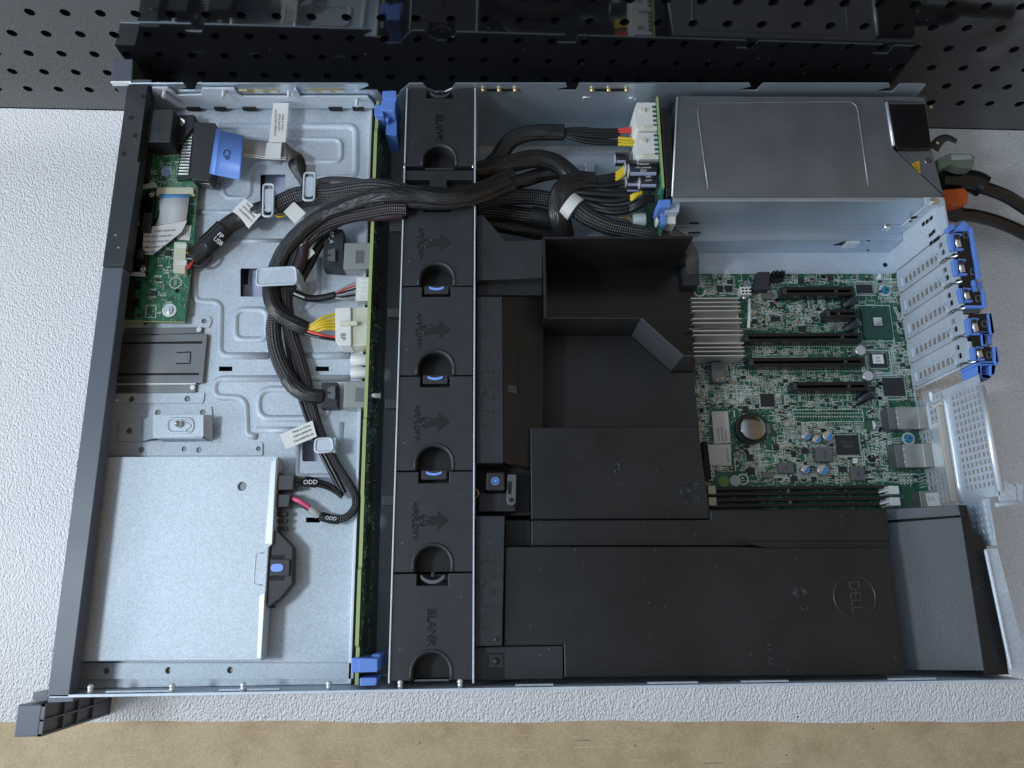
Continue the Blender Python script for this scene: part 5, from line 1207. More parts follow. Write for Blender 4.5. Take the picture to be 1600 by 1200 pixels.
# moulded signs
EMB = EMBL
def tri(m, x, y, z, s=1.9): m.prism([(x - s, y - s * .8), (x + s, y), (x - s, y + s * .8)], z, z + .4)
m = MB()
for (px, py, s) in ((753, 382, '2'), (753, 514, '3'), (752, 651, '4'), (752, 832, '5'), (753, 966, '6')):
    z = 79 if py < 400 else 80
    c = P(px, py, z); blades(m, c.x, c.y, 3.0, z - .05, z + .45, .4); q = P(px + 1, py + 14, z + .02); text(s, q, 3.2, -90, EMB, SH, .4)
def signs(rows, xs, z, dia, y0, y1):
    for py, s in rows:
        c = P(xs[0], py, z); text(s, c, 2.5, -90, EMB, SH, .35); q = P(xs[1], py - 1, z); tri(m, q.x, q.y, z - .03)
    c = P(*dia, z); m.ridge([(x, y, z) for x, y in ((c.x - 3, c.y), (c.x, c.y + 4), (c.x + 3, c.y), (c.x, c.y - 4))], .35, .5, closed=True); m.prism([(c.x - 1.6, c.y), (c.x, c.y + 2.2), (c.x + 1.6, c.y), (c.x, c.y - 2.2)], z - .05, z + .4)
    x = P(dia[0], y0, z).x
    for a, b in ((y0, dia[1] - 12), (dia[1] + 12, y1)):
        pa, pb = P(dia[0], a, z), P(dia[0], b, z); m.ridge([pa, pb], .3, .4)
    for yy in (y0, y1): pa, pb = P(dia[0], yy, z), P(dia[0] + 10, yy, z); m.ridge([pa, pb], .3, .4)
signs(((580, 'A3'), (600, 'A1'), (621, 'A2'), (642, 'A8'))[:4], (769, 777), 80, (753, 611), 580, 642)
signs(((876, 'A6'), (899, 'A2'), (924, 'A5'), (947, 'A4')), (770, 779), 80, (753, 909), 876, 947)
m.build('moulded_signs', EMB, SH)
def mark(f, name='moulded_mark'): q = MB(); f(q); return q.build(name, EMBL, SH)
c = P(966, 733, 70)
def chipmark(q):
    for a, b in (((962, 720), (973, 735)), ((958, 731), (966, 744)), ((966, 731), (970, 737))):
        q.ridge([P(*a, 70), P(*b, 70)], .4, .5)
mark(chipmark); text('1', P(970, 755, 70.05), 4, -90, EMB, SH, .4)
def m2(q):
    c = P(1071, 768, 70)
    for r in (4.2, 2.6): q.ridge([(x, y, 70) for x, y in ((c.x - r, c.y), (c.x, c.y + r), (c.x + r, c.y), (c.x, c.y - r))], .3, .5, closed=True)
    for y in (755, 783): q.ridge([P(1070, y, 70), P(1079, y, 70)], .3, .5)
mark(m2); text('B1', P(1088, 759, 70.05), 3.4, -90, EMB, SH, .4); text('B2', P(1089, 781, 70.05), 3.4, -90, EMB, SH, .4)
def m3(q):
    c = P(1250, 926, zc)
    for r in (5.5, 3.6): q.ridge([(x, y, zc) for x, y in ((c.x - r * .8, c.y), (c.x, c.y + r), (c.x + r * .8, c.y), (c.x, c.y - r))], .35, .4, closed=True)
    c = P(1335, 932, zc); q.ridge([(x, y, zc) for x, y in circ(c.x, c.y, 13.8, 48)], .42, .6, closed=True)
mark(m3); text('2', P(1257, 951, zc + .05), 4.4, -90, EMB, SH, .35); text('DELL', P(1336, 932, zc + .05), 7.4, -90, EMB, SH, .4, wide=.88)
text('A7', P(1202, 1010, zc + .05), 3.4, -90, EMB, SH, .35); text('A8', P(1204, 1033, zc + .05), 3.4, -90, EMB, SH, .35)
# ================================================================= power supply
ZS = 82.0
PS = thing('power_supply', 'dull grey steel power supply with black handle block in the far rear corner', 'power supply', P(1230, 230, 41))
m = MB(); m.prism(PP([(1059, 150), (1381, 151), (1397, 233), (1473, 304), (1470, 309), (1051, 309)], ZS), 3, ZS); case = m.build('case', PSUM, PS, bevel=.6)
m = MB(); m.prism(PP([(1382, 150), (1446, 151), (1456, 234), (1474, 303), (1398, 233)], ZS - 3), 42, ZS - 3); m.build('end_plate', PSUM, PS, bevel=.5)
m = MB(); pts = PP([(1107, 296), (1099, 240), (1091, 178), (1091, 169), (1094, 163), (1100, 160.5), (1212, 159.5), (1325, 158.5), (1332, 160), (1338, 165), (1341, 174), (1349, 232), (1357, 290)], ZS); m.ridge([(x, y, ZS) for x, y in pts], .7, .45); m.build('pressed_outline', PSUM, case)
hb = MB(); hb.prism(rounded(PP([(1389, 162), (1446, 162), (1456, 232), (1401, 232)], ZS + 1), .8, 2), 60, ZS + 1); hd = hb.build('handle_block', BLKG, PS, bevel=.7)
m = MB(); m.prism(PP([(1400, 168), (1438, 168), (1444, 200), (1448, 225), (1409, 225)], ZS + 1.2), ZS + .9, ZS + 1.15); m.build('inset_panel', mat('smoked_panel', (.006, .007, .009), .16), hd)
m = MB(); m.tube([P(1385, 160, ZS), P(1396, 228, ZS)], 1.2, 1.4, 8); m.build('bright_fold', BRIGHT, PS)
m = MB(); m.prism(PP([(1380, 152), (1444, 153), (1443, 158), (1381, 157)], ZS - 1), 60, ZS - .5); m.build('end_fold', PSUM, PS, bevel=.3)
c = P(1450, 251.5, ZS - 3); m = MB(); m.cyl((c.x, c.y, ZS - 3), 2.7, .6, n=18); m.cyl((c.x, c.y, ZS - 2.4), 2.0, .3, n=18, mi=1); m.cyl((c.x, c.y, ZS - 2.1), .9, .3, n=4); m.build('screw', [CHROME, DKGREY], PS)
m = MB(); m.prism(PP([(1424, 256.5), (1436, 251), (1439, 275)], ZS - 2.8), ZS - 3, ZS - 2.8); m.build('warning_label', mat('warning_yellow', (.62, .40, .02), .4), PS)
m = MB()
for k in range(3): a, b = P(1428 + k * 2, 258 + k * 4, ZS - 2.7), P(1434 + k * 1.4, 256 + k * 4, ZS - 2.7); m.obox((a + b) / 2, b - a, 1.2, .25, ZS - 2.75, ZS - 2.65)
m.build('warning_print', INK, PS)
for q in ((1450, 172), (1460, 228)):
    c = P(*q, 70); m = MB(); m.sphere((c.x, c.y, 74), 1.6); m.build('rivet', GOLD, PS)
# grille on the board end
a, b = P(1057, 166, ZS), P(1050, 304, ZS)
m = MB(); x0 = P(1056, 230, ZS).x - 2
m.box(x0 - 6, x0 - .5, b.y, a.y, 42, ZS - 2, 1)
for k in range(9): y = b.y + (a.y - b.y) * k / 8; m.box(x0 - 6.8, x0 - 6, y - .5, y + .5, 42, ZS - 2)
for z in (46, 56, 66, 78): m.box(x0 - 7, x0 - 6, b.y, a.y, z, z + 1)
m.build('fan_grille', [DKGREY, DARK], PS)
m = MB(); m.tube([P(1058.5, 152, ZS), P(1050.5, 307, ZS)], .8, .8, 8); m.build('bright_fold', BRIGHT, PS)
# ================================================================= power distribution board
DX = 392.0
PD = thing('power_board', 'green power distribution board standing on edge with white plugs and capacitors', 'circuit board', (DX, 372, 5))
yt, yb_ = PX(1024, 150, DX).y, PX(1048, 335, DX).y
m = MB(); m.prism([(320, 8), (428, 8), (428, 80), (350, 80), (344, 70), (320, 60)], DX - .9, DX + .9, 'yz'); m.build('board', PCB2, PD)
m = MB(); m.box(DX - .85, DX + .85, 350, 428, 80, 80.4); m.build('board_edge', PALE, PD)
for i, (py0, py1) in enumerate(((160, 203), (206, 247))):
    a, b = P(993, py0, 78), P(1024, py1, 78)
    m = MB(); m.prism(rounded([(a.x + 1 + i, a.y), (DX - 1, a.y), (DX - 1, b.y), (a.x + 1 + i, b.y), (a.x - 1 + i, b.y + 3), (a.x - 1 + i, a.y - 5)], .4, 2), 52, 78 - i); w_ = m.build('plug_socket', WHITE, PD, bevel=.5)
    m = MB(); m.box(a.x + 3 + i, a.x + 7 + i, a.y - 9, a.y - 6, 78 - i, 80 - i); m.box(a.x + 4, DX - 1.2, b.y + .3, b.y + 3, 78 - i, 79.2 - i); m.build('latch_nub', CREAM, w_, bevel=.3)
    m = MB()
    for k in range(5): m.box(DX - 4, DX - 1.1, b.y + 3 + 4 * k, b.y + 4.6 + 4 * k, 78 - i, 79 - i)
    m.build('socket_slots', PCBD, w_)
CAPM = mat('capacitor_sleeve', (.012, .013, .02), .25, 0, .6)
def hcap(px0, px1, py, z, r, par, txt=None):
    a, b = P(px0, py, z), P(px1, py, z)
    m = MB(); m.cyl((a.x + .4, a.y, z), r, b.x - a.x - .4, 'x', 24); m.cyl((a.x, a.y, z), r * .82, .4, 'x', 24, 1)
    o = m.build('capacitor', [CAPM, BRIGHT], par, bevel=.5)
    m = MB(); m.prism([(a.x + 1, a.y - r * .88), (b.x - .6, a.y - r * .88), (b.x - .6, a.y - r * .62), (a.x + 1, a.y - r * .62)], z + r * .3, z + r * .8); m.build('stripe', mat('capacitor_stripe', (.35, .38, .5), .4) if 'capacitor_stripe' not in bpy.data.materials else bpy.data.materials['capacitor_stripe'], o)
    if txt:
        for k, s_ in enumerate(txt): text(s_, ((a.x + b.x) / 2, a.y + 2.2 - 2.9 * k, z + r * .99), 1.9, 0, INKW, o, .02)
    return o
hcap(960, 982, 249, 60, 5.2, PD); hcap(976, 1020, 263, 66, 6.4, PD); hcap(981, 1024, 267, 72, 6.6, PD, ('Rubycon', '16V2200uF', 'ZLH')); hcap(977, 998, 285, 62, 5.4, PD); hcap(998, 1024, 286, 70, 5.8, PD, ('16V', 'ZLH')); hcap(976, 998, 295, 58, 5.0, PD)
for px, z0, z1, mt in (([(1029, 312), (1048, 311), (1048, 323), (1029, 324)], 60, 80, BLUE), ([(1032, 336), (1042, 330), (1040, 352), (1034, 350)], 40, 68, BLUE)):
    m = MB(); m.prism(rounded(PP(px, z1), .6, 2), z0, z1); m.build('release_tab', mt, PD, bevel=.5)
m = MB(); m.prism(PP([(1040, 333), (1056, 332), (1056, 350), (1038, 349)], 66), 40, 66); m.build('spacer', WHITE, PD, bevel=.4)
m = MB(); m.prism(PP([(1041, 318), (1063, 318), (1061, 331), (1040, 331)], 74), 60, 74); m.build('bracket', STEEL, PD, bevel=.4)
c = P(998, 344, 52); m = MB(); m.cyl((c.x - 5, c.y, 52), 6, 10, 'x', 16); m.build('white_socket', mat('translucent_nylon', (.55, .62, .60), .4), PD, bevel=.5)
m = MB(); c = P(1016, 347, 60); m.cyl((DX - 3, c.y, 60), 4, 1.6, 'x', 20); m.build('round_sticker', STICK, PD)
rs = random.Random(9); m = MB()
for k in range(60): y = rs.uniform(330, 426); z = rs.uniform(30, 74); m.box(DX - 1.6, DX - .9, y, y + rs.uniform(.6, 1.8), z, z + rs.uniform(.6, 1.6), rs.choice((0, 0, 1)))
tag(m.build('surface_components', [SOLD, CHIP], PD), kind='stuff')
# ================================================================= dark cables between fans and power board
def cable(name, lab, loc): return thing(name, lab, 'cable', P(*loc))
T = cable('supply_wires', 'thin black wires with red and yellow ends reaching the lower white socket', (880, 212, 30))
cab('sleeve', [(752, 270, 50), (775, 250, 52), (793, 225, 54), (812, 212, 55), (840, 207, 56), (882, 207, 57)], 7, 5, TAPE, T)
for k, (dy, mt) in enumerate(((-6, WIRE), (-3, WIRE), (1, WIRE), (4, WIRE), (9, WIRE), (13, WIRE))):
    e = 203 + 3 * k
    cab('wire', [(876, 205 + dy * .3, 57), (905, 207 + dy, 58), (940, 210 + dy * 1.1, 59), (969, e + (dy > 8) * 6, 60)], 1.5, 1.5, mt, T, 8)
for k, (y, mt) in enumerate(((202, RED), (206, RED), (215, YEL), (220, YEL), (224, YEL))): cab('wire_end', [(966, y + 1, 60), (978, y + .5 * (k > 1) * 4, 61), (991, y - 1 + (k > 1) * 3, 61)], 1.45, 1.45, mt, T, 8, 4)
T = cable('supply_loop', 'fat black cable loop arching over the bare floor behind the far fan blank', (840, 252, 30))
cab('sleeve', [(742, 268, 62), (768, 262, 60), (800, 255, 58), (836, 248, 56), (866, 254, 54), (888, 270, 52), (902, 286, 52), (912, 300, 52)], 7.5, 6, TAPE, T)
for k in range(4): cab('wire', [(900, 282 + 2 * k, 54), (930, 278 + 3 * k, 56), (955, 274 + 3 * k, 58), (968, 268 + 4 * k, 58)], 1.7, 1.7, WIRE, T, 8)
for k in range(3): cab('wire_end', [(962, 272 + 5 * k, 59), (970, 266 + 5 * k, 60), (979, 258 + 6 * k, 60)], 1.6, 1.6, YEL, T, 8, 4)
T = cable('trunk_cable', 'flat black taped band dropping down to the shroud edge beside a white label', (880, 330, 30))
cab('sleeve', [(930, 285, 56), (905, 282, 60), (888, 288, 62), (877, 302, 62), (873, 322, 60), (876, 345, 56), (882, 372, 46)], 8.5, 3.5, TAPE, T)
T = cable('thick_braided_cable', 'thick braided cable with white band running along the far edge of the shroud', (950, 350, 30))
cab('sleeve', [(893, 318, 58), (905, 329, 58), (922, 341, 58), (952, 354, 57), (985, 361, 56), (1015, 366, 54), (1040, 369, 50)], lambda t: 8.4 - 3.2 * t, lambda t: 7.5 - 3 * t, BRAID, T, 20)
m = MB(); m.tube(smooth(P3([(886, 318, 60), (893, 323, 60), (900, 328, 60)]), 4), 10.5, 7.6, 20); m.build('white_band', STICK, T)
T = cable('board_feed_wires', 'bundle of black wires with yellow ends fanning to the power board below its capacitors', (950, 315, 30))
for k, pts in enumerate(([(895, 300, 60), (925, 302, 62), (955, 304, 63), (985, 305, 64)], [(895, 305, 58), (925, 311, 60), (960, 314, 62), (990, 308, 64)], [(890, 308, 58), (920, 318, 58), (950, 326, 60), (980, 324, 62), (1000, 314, 64)], [(890, 312, 56), (925, 325, 57), (960, 332, 60), (985, 328, 62), (1008, 318, 64)], [(900, 296, 58), (930, 296, 58), (960, 298, 60), (985, 296, 60)], [(890, 290, 60), (920, 290, 60), (950, 290, 60), (975, 285, 60)])):
    cab('wire', pts, 2.6, 2.2, WIRE, T, 10)
for k in range(4): cab('wire', [(984, 322 + 2.5 * k, 64), (995, 317 + 2.2 * k, 67), (1006, 310 + 2 * k, 68), (1022, 307 + 2 * k, 66)], 1.5, 1.5, WIRE, T, 8)
for k in range(3): cab('wire_end', [(986, 313 - 3 * k, 66), (992, 308 - 2 * k, 68), (1003, 300 + k, 68)], 1.5, 1.5, YEL, T, 8, 4)
for k in range(2): cab('wire_end', [(968, 336 + 3 * k, 54), (978, 338 + 3 * k, 54), (988, 344 + 3 * k, 52)], .9, .9, GOLD, T, 6, 4)
T = cable('low_braided_cable', 'dark braided cables lying low between the far fans and the trunk', (810, 320, 20))
cab('sleeve', [(742, 318, 66), (770, 312, 60), (800, 308, 54), (835, 308, 50), (870, 314, 48)], 6.5, 5, BRAID, T)
cab('sleeve', [(742, 330, 56), (775, 330, 46), (805, 334, 42), (840, 338, 40), (870, 342, 38)], 6.5, 5.5, BRAID, T)
cab('sleeve', [(830, 336, 42), (850, 340, 42), (872, 345, 41)], 7.5, 6.5, CHIP, T)
cab('wire', [(742, 290, 50), (775, 290, 48), (810, 284, 46), (850, 272, 46), (880, 268, 48)], 6, 5, TAPE, T)
cab('wire', [(742, 345, 40), (790, 352, 34), (830, 360, 30), (872, 368, 26)], 7, 5, TAPE, T)
m = MB(); q = P(921, 266, 1); m.box(q.x - 4, q.x + 4, q.y - 4, q.y + 4, 0, 6); m.build('floor_tab', BRIGHT, CH, bevel=.4)
m = MB()
for a, b in (((911, 160), (911, 152)), ((911, 152), (923, 152)), ((983, 153), (994, 153)), ((994, 153), (992, 160))):
    p, q = PY(*a, 433.8), PY(*b, 433.8); m.tube([p, q], .45, .3, 6)
m.build('stamped_line', BRIGHT, CH)
# ================================================================= things behind the server
T = thing('power_cable', 'black power cord plugged in next to the orange plug', 'power cord', P(1560, 310, 0), 'black power cords at the back')
cab('plug', [(1468, 280, 50), (1490, 281, 50), (1520, 284, 50), (1536, 292, 50)], 9, 9, BLKG, T, 16)
cab('cord', [(1525, 290, 52), (1548, 297, 50), (1575, 308, 44), (1605, 327, 36), (1640, 352, 24)], 5.2, 5.2, BLKG, T, 14)
T = thing('power_cable', 'black power cord lying lowest, curving out past the topmost slot latch', 'power cord', P(1540, 345, 0), 'black power cords at the back')
cab('plug', [(1464, 331, 40), (1482, 332, 40), (1498, 334, 40)], 7, 7, BLK, T, 14)
cab('cord', [(1494, 335, 40), (1522, 337, 36), (1560, 347, 28), (1605, 367, 18), (1650, 395, 8)], 5.4, 5.4, BLKG, T, 14)
T = thing('cable_strap', 'curled black cable strap sticking out behind the power supply', 'strap', P(1480, 225, 40))
m = MB(); m.tube(smooth(P3([(1458, 232, 70), (1468, 220, 72), (1480, 215, 73), (1494, 221, 72)]), 5), lambda t: 4.6 - 2.5 * t, 1, 10); m.build('strap', BLK, T)
T = thing('release_lever', 'translucent greenish release lever of the power supply pointing to the right', 'lever', P(1495, 252, 40))
m = MB(); m.prism(rounded(PP([(1464, 249), (1484, 240), (1518, 240), (1523, 245), (1521, 262), (1505, 262), (1486, 256), (1466, 266)], 72), 1, 3), 62, 72); m.build('grip', mat('smoky_green', (.14, .17, .13), .2), T, bevel=.8)
m = MB(); m.prism(rounded(PP([(1486, 241), (1518, 241), (1521, 248), (1488, 250)], 73), .8, 2), 72, 73); m.build('grip_top', mat('pale_smoke', (.30, .32, .30), .2), T, bevel=.4)
T = thing('orange_plug', 'small orange plastic plug end at the back of the supply', 'plug', P(1494, 306, 30))
m = MB(); m.prism(rounded(PP([(1472, 296), (1506, 293), (1514, 300), (1512, 317), (1490, 321), (1474, 316)], 56), 1.6, 3), 38, 56); m.build('body', ORANGE, T, bevel=1.2)
# ================================================================= motherboard
ZM = 6.0
MBD = thing('motherboard', 'densely populated green motherboard at the rear of the case', 'motherboard', P(1260, 610, ZM - 2))
m = MB(); m.prism(PP([(1000, 428), (1400, 428), (1404, 470), (1432, 615), (1452, 720), (1470, 798), (1000, 800)], ZM), ZM - 1.6, ZM); m.build('board', PCB, MBD)
occ = []
def block(x0, y0, x1, y1): occ.append((x0, y0, x1, y1))
for q in ((1080, 462, 1172, 562), (1160, 518, 1350, 545), (1165, 556, 1354, 583), (1218, 444, 1366, 470), (1286, 482, 1344, 504), (1234, 596, 1358, 620), (1334, 476, 1400, 534), (1354, 546, 1392, 580), (1378, 588, 1416, 622), (1302, 676, 1346, 714), (1108, 640, 1146, 730), (1148, 644, 1206, 696), (1390, 628, 1460, 740), (1100, 756, 1470, 800), (1236, 640, 1352, 660), (1118, 738, 1172, 764)): block(*q)
def free(px, py, mg=1.5): return not any(a - mg < px < c + mg and b - mg < py < d + mg for a, b, c, d in occ)
rs = random.Random(11); sp, sk, cm = MB(), MB(), MB()
def mrect(m, x0, y0, x1, y1, w=.16):
    m.box(x0, x1, y0, y0 + w, ZM, ZM + .06); m.box(x0, x1, y1 - w, y1, ZM, ZM + .06); m.box(x0, x0 + w, y0 + w, y1 - w, ZM, ZM + .06); m.box(x1 - w, x1, y0 + w, y1 - w, ZM, ZM + .06)
def right(py): return 1394 + (py - 428) * .17
n = 0
for k in range(9000):
    py = rs.uniform(432, 758); px = rs.uniform(1088, right(py))
    if not free(px, py): continue
    c = P(px, py, ZM); t = rs.random(); n += 1
    if n > 2500: break
    if t < .36:
        v = rs.random() < .5; a, b = (.85, .45) if v else (.45, .85)
        for s_ in (-1, 1):
            x, y = (c.x + s_ * .85, c.y) if v else (c.x, c.y + s_ * .85)
            sp.box(x - .38, x + .38, y - .38, y + .38, ZM, ZM + rs.choice((.1, .25)))
        cm.box(c.x - a * .75, c.x + a * .75, c.y - b * .75, c.y + b * .75, ZM, ZM + .55, rs.choice((0, 0, 0, 1, 1, 2)))
        if rs.random() < .5: mrect(sk, c.x - a * 1.9, c.y - b * 1.9, c.x + a * 1.9, c.y + b * 1.9)
    elif t < .56:
        v = rs.random() < .5; q = rs.randint(3, 6)
        for j in range(q):
            x, y = (c.x + .9 * j, c.y) if v else (c.x, c.y + .9 * j)
            sk.box(x, x + (.35 if v else rs.uniform(.6, 1.2)), y, y + (rs.uniform(.6, 1.2) if v else .35), ZM, ZM + .06)
    elif t < .70:
        q = rs.randint(3, 9); w = rs.randint(1, 3); v = rs.random() < .5
        for i in range(q):
            for j in range(w):
                x, y = (c.x + i * 1.2, c.y + j * 1.4) if v else (c.x + j * 1.4, c.y + i * 1.2)
                (sp if k % 3 else sk).box(x - .32, x + .32, y - .36, y + .36, ZM, ZM + .08)
        if k % 2: mrect(sk, c.x - .8, c.y - .8, c.x + (q if v else w) * 1.25, c.y + (w if v else q) * 1.25, .2)
    elif t < .82:
        w, h = rs.uniform(1.2, 4.5), rs.uniform(.9, 2.4); mrect(sk, c.x - w, c.y - h, c.x + w, c.y + h, .22)
    elif t < .90:
        v = rs.random() < .5; l = rs.uniform(2, 7)
        if v: sk.box(c.x - l, c.x + l, c.y, c.y + .25, ZM, ZM + .06)
        else: sk.box(c.x, c.x + .25, c.y - l * .6, c.y + l * .6, ZM, ZM + .06)
    elif t < .96:
        w, h = rs.uniform(.9, 1.6), rs.uniform(.8, 1.5); cm.box(c.x - w, c.x + w, c.y - h, c.y + h, ZM, ZM + .9, 0)
        for j in (-.7, 0, .7):
            for s_ in (-1, 1): sp.box(c.x + j - .2, c.x + j + .2, c.y + s_ * (h + .4) - .4, c.y + s_ * (h + .4) + .4, ZM, ZM + .25)
    else: cm.box(c.x - 1.1, c.x + 1.1, c.y - .7, c.y + .7, ZM, ZM + 1.3, 1)
# ordered rows of pads beside the slots, headers and chips
def row(px0, py0, px1, py1, n, w=.4, h=.4, mm=None):
    for k in range(n):
        c = P(px0 + (px1 - px0) * k / max(1, n - 1), py0 + (py1 - py0) * k / max(1, n - 1), ZM); (mm or sp).box(c.x - w, c.x + w, c.y - h, c.y + h, ZM, ZM + .14)
row(1165, 541.5, 1345, 541.5, 48); row(1170, 580, 1350, 580, 48); row(1222, 467.5, 1332, 467.5, 30); row(1240, 617, 1352, 617, 30); row(1290, 503.5, 1340, 503.5, 14)
for i, y in enumerate((645.5, 651)): row(1242, y, 1346, y, 26, .5, .5)
row(1196, 765.5, 1360, 765.5, 34, .5, .8, sk) if 0 else None
for j in range(4): row(1408 - 0, 741.5 + 4.7 * j, 1424, 741.5 + 4.7 * j, 4, .6, .5)
for j in range(5): 
    a = P(1435 + j * .5, 742 + j * 5, ZM); sk.slab([(a.x, a.y, ZM + .07), (a.x + 6, a.y + 1.6, ZM + .07), (a.x + 6, a.y + 1.2, ZM + .07), (a.x, a.y - .4, ZM + .07)], .06)
for (a, b) in (((1175, 548.5), (1258, 551.5)), ((1176, 554.5), (1259, 558))): p, q = P(*a, ZM), P(*b, ZM); mrect(sk, p.x, q.y, q.x, p.y, .35)
for q in ((1238, 640, 1350, 659), (1146, 641, 1148.5, 652), (1336, 477, 1398, 533), (1352, 548, 1394, 583), (1376, 586, 1418, 624), (1303, 675, 1347, 714), (1335, 440, 1368, 462)):
    p, w = P(q[0], q[1], ZM), P(q[2], q[3], ZM); mrect(sk, p.x, w.y, w.x, p.y, .4)
for i in range(3): p, w = P(1350 - 4 * i, 547 - 4 * i, ZM), P(1395 + 3 * i, 584 + 3 * i, ZM); mrect(sk, p.x, w.y, w.x, p.y, .25)
for k in range(4):
    for j in range(2): p, w = P(1356 + k * 5, 641 + j * 6, ZM), P(1360 + k * 5, 646 + j * 6, ZM); mrect(sk, p.x, w.y, w.x, p.y, .25)
for k in range(20):
    for j in (0, 1): 
        c = P(1370 + (k % 2) * 8 + j * 12, 666 + k * 2.2, ZM); sk.box(c.x - 1.4, c.x + 1.4, c.y - .25, c.y + .25, ZM, ZM + .07)
for k in range(26): c = P(1397 + k * 1.05, 480 + k * 2.2, ZM); sk.box(c.x - 1.0, c.x + .3, c.y - .3, c.y + .3, ZM, ZM + .08); sk.box(c.x + .9, c.x + 1.7, c.y - .3, c.y + .3, ZM, ZM + .08)
for k in range(12):
    c = P(1392 + (k % 3) * 6, 562 + (k // 3) * 6, ZM); mrect(sk, c.x - 1.2, c.y - .8, c.x + 1.2, c.y + .8, .25)
tag(sp.build('solder_pads', SOLD, MBD), kind='stuff'); tag(sk.build('silkscreen', SILK, MBD), kind='stuff'); tag(cm.build('surface_components', [CHIP, TAN, INDUC], MBD), kind='stuff')
# expansion slots
def slot(px0, px1, py, key, ht=11.2):
    z = ZM + ht; a, b = P(px0, py, z), P(px1, py, z)
    m = MB(); hw = 3.7
    m.prism(rect(a.x, a.y - hw, b.x, a.y + hw), ZM, z, holes=[rect(a.x + 4, a.y - .95, b.x - 2.4, a.y + .95)])
    o = m.build('expansion_slot', BLKG, MBD, bevel=.35)
    m = MB(); k = P(key, py, z); m.box(k.x - .9, k.x + .9, a.y - 1.1, a.y + 1.1, z - 3, z - .1); m.box(a.x + .5, a.x + 3.4, a.y - 2.6, a.y + 2.6, z, z + .25); m.build('key', DKGREY, o)
    return o
slot(1222, 1334, 455, 1307); slot(1290, 1341, 490, 1311); slot(1162, 1346, 527.5, 1317); slot(1170, 1351, 566, 1322); slot(1238, 1357, 604, 1327)
# memory slots
for i, (py, x0, x1) in enumerate(((768, 1108, 1389), (786, 1110, 1392))):
    z = ZM + 9; a, b = P(x0, py, z), P(x1, py, z)
    m = MB(); m.prism(rect(a.x, a.y - 3.3, b.x, a.y + 3.3), ZM, z, holes=[rect(a.x + 6, a.y - .9, b.x - 3, a.y + .9)]); o = m.build('memory_slot', BLKG, MBD, bevel=.3)
    m = MB(); k = P(1232 + 3 * i, py + 1, z); m.box(k.x - .8, k.x + .8, a.y - 1.6, a.y + 1.2, z - 2, z + .3); m.build('key', PEWTER, o)
    z2 = z + 7
    m = MB(); m.prism(rounded(PP([(1106 + i, py - 9), (1118 + i, py - 9), (1119 + i, py + 4), (1107 + i, py + 4)], z2), .4, 2), ZM, z2); m.build('latch', CREAM, o, bevel=.5)
    m = MB(); m.prism(rounded(PP([(1388 + 2 * i, py - 9), (1404 + 2 * i, py - 9), (1406 + 2 * i, py + 4), (1390 + 2 * i, py + 4)], z2), .5, 2), ZM, z2); m.slab([P(1372 + 2 * i, py + .5, z + 2), P(1388 + 2 * i, py - 4, z2 - 1), P(1388 + 2 * i, py - 1, z2 - 1), P(1374 + 2 * i, py + 3, z + 2)], 1); m.build('latch', WHITE, o, bevel=.5)
# chips
m = MB(); p, q = P(1345, 481, ZM + 2), P(1396, 529, ZM + 2); m.box(p.x, q.x, q.y, p.y, ZM, ZM + 2); o = m.build('hub_chip', mat('chip_substrate', (.012, .06, .04), .35), MBD, bevel=.2)
c = P(1371, 503, ZM + 2); m = MB(); m.box(c.x - 3.6, c.x + 3.6, c.y - 3.6, c.y + 3.6, ZM + 2, ZM + 2.9); m.build('die', CHROME, o)
m = MB(); m.box(c.x - 4.6, c.x + 4.6, c.y - 4.6, c.y + 4.6, ZM + 2, ZM + 2.12); m.build('underfill', CHIP, o)
def c2(px, py, w, h, ht=1.4, legs='xy', mt=None, name='chip'): return chip(MBD, px, py, w, h, ZM, ht, legs, mt, name)
c2(1351, 451, 13, 7.5, 1.2, 'xy'); o = c2(1373, 563, 14, 12, 1.6, 'xy'); c = P(1372, 561, ZM + 1.7); m = MB(); m.box(c.x - 4.4, c.x + 4.4, c.y - 3.8, c.y + 3.8, ZM + 1.6, ZM + 1.75); st = m.build('sticker', STICK, o); text('AE2', (c.x, c.y + 1.2, ZM + 1.8), 1.5, 180, INK, st, .02); text('100C', (c.x, c.y - 1.4, ZM + 1.8), 1.5, 180, INK, st, .02)
c2(1397, 604, 17, 15, 1.6, 'xy'); o = c2(1324.5, 695, 18, 15.5, 1.6, 'xy')
c = P(1324, 693, ZM + 1.65); text('BROADCOM', (c.x, c.y + 1, ZM + 1.65), 1.3, 0, PEWTER, o, .02); m = MB(); m.box(c.x - 4, c.x + 4, c.y - 1.6, c.y - 1.1, ZM + 1.6, ZM + 1.66); m.box(c.x - 3, c.x + 3, c.y - 3.0, c.y - 2.5, ZM + 1.6, ZM + 1.66); m.build('print_lines', PEWTER, o)
c2(1199.5, 625, 11, 10.5, 1.4, 'xy')
for px, py, w, h in ((1165, 640, 5, 6), (1213, 698, 4.5, 4), (1172, 715, 5, 5.5), (1174, 736, 6, 5.5), (1258, 705, 6, 4), (1317, 733, 6.5, 4.5), (1241, 749, 6, 4.5), (1240, 707, 4, 3.5), (1208, 475, 5, 3.5), (1212, 498, 8, 4.5), (1253, 514, 5, 5), (1141, 440, 5, 3.5), (1139, 451, 6, 6), (1125, 451, 5, 6), (1298, 434, 5, 4.5), (1252, 438, 5, 4.5), (1300, 745, 4, 3), (1272, 748, 4, 3), (1364, 608, 4.5, 3.5), (1180, 502, 4, 4), (1292, 487, 2, 2)): c2(px, py, w, h, 1.1, 'x' if w > h else 'y')
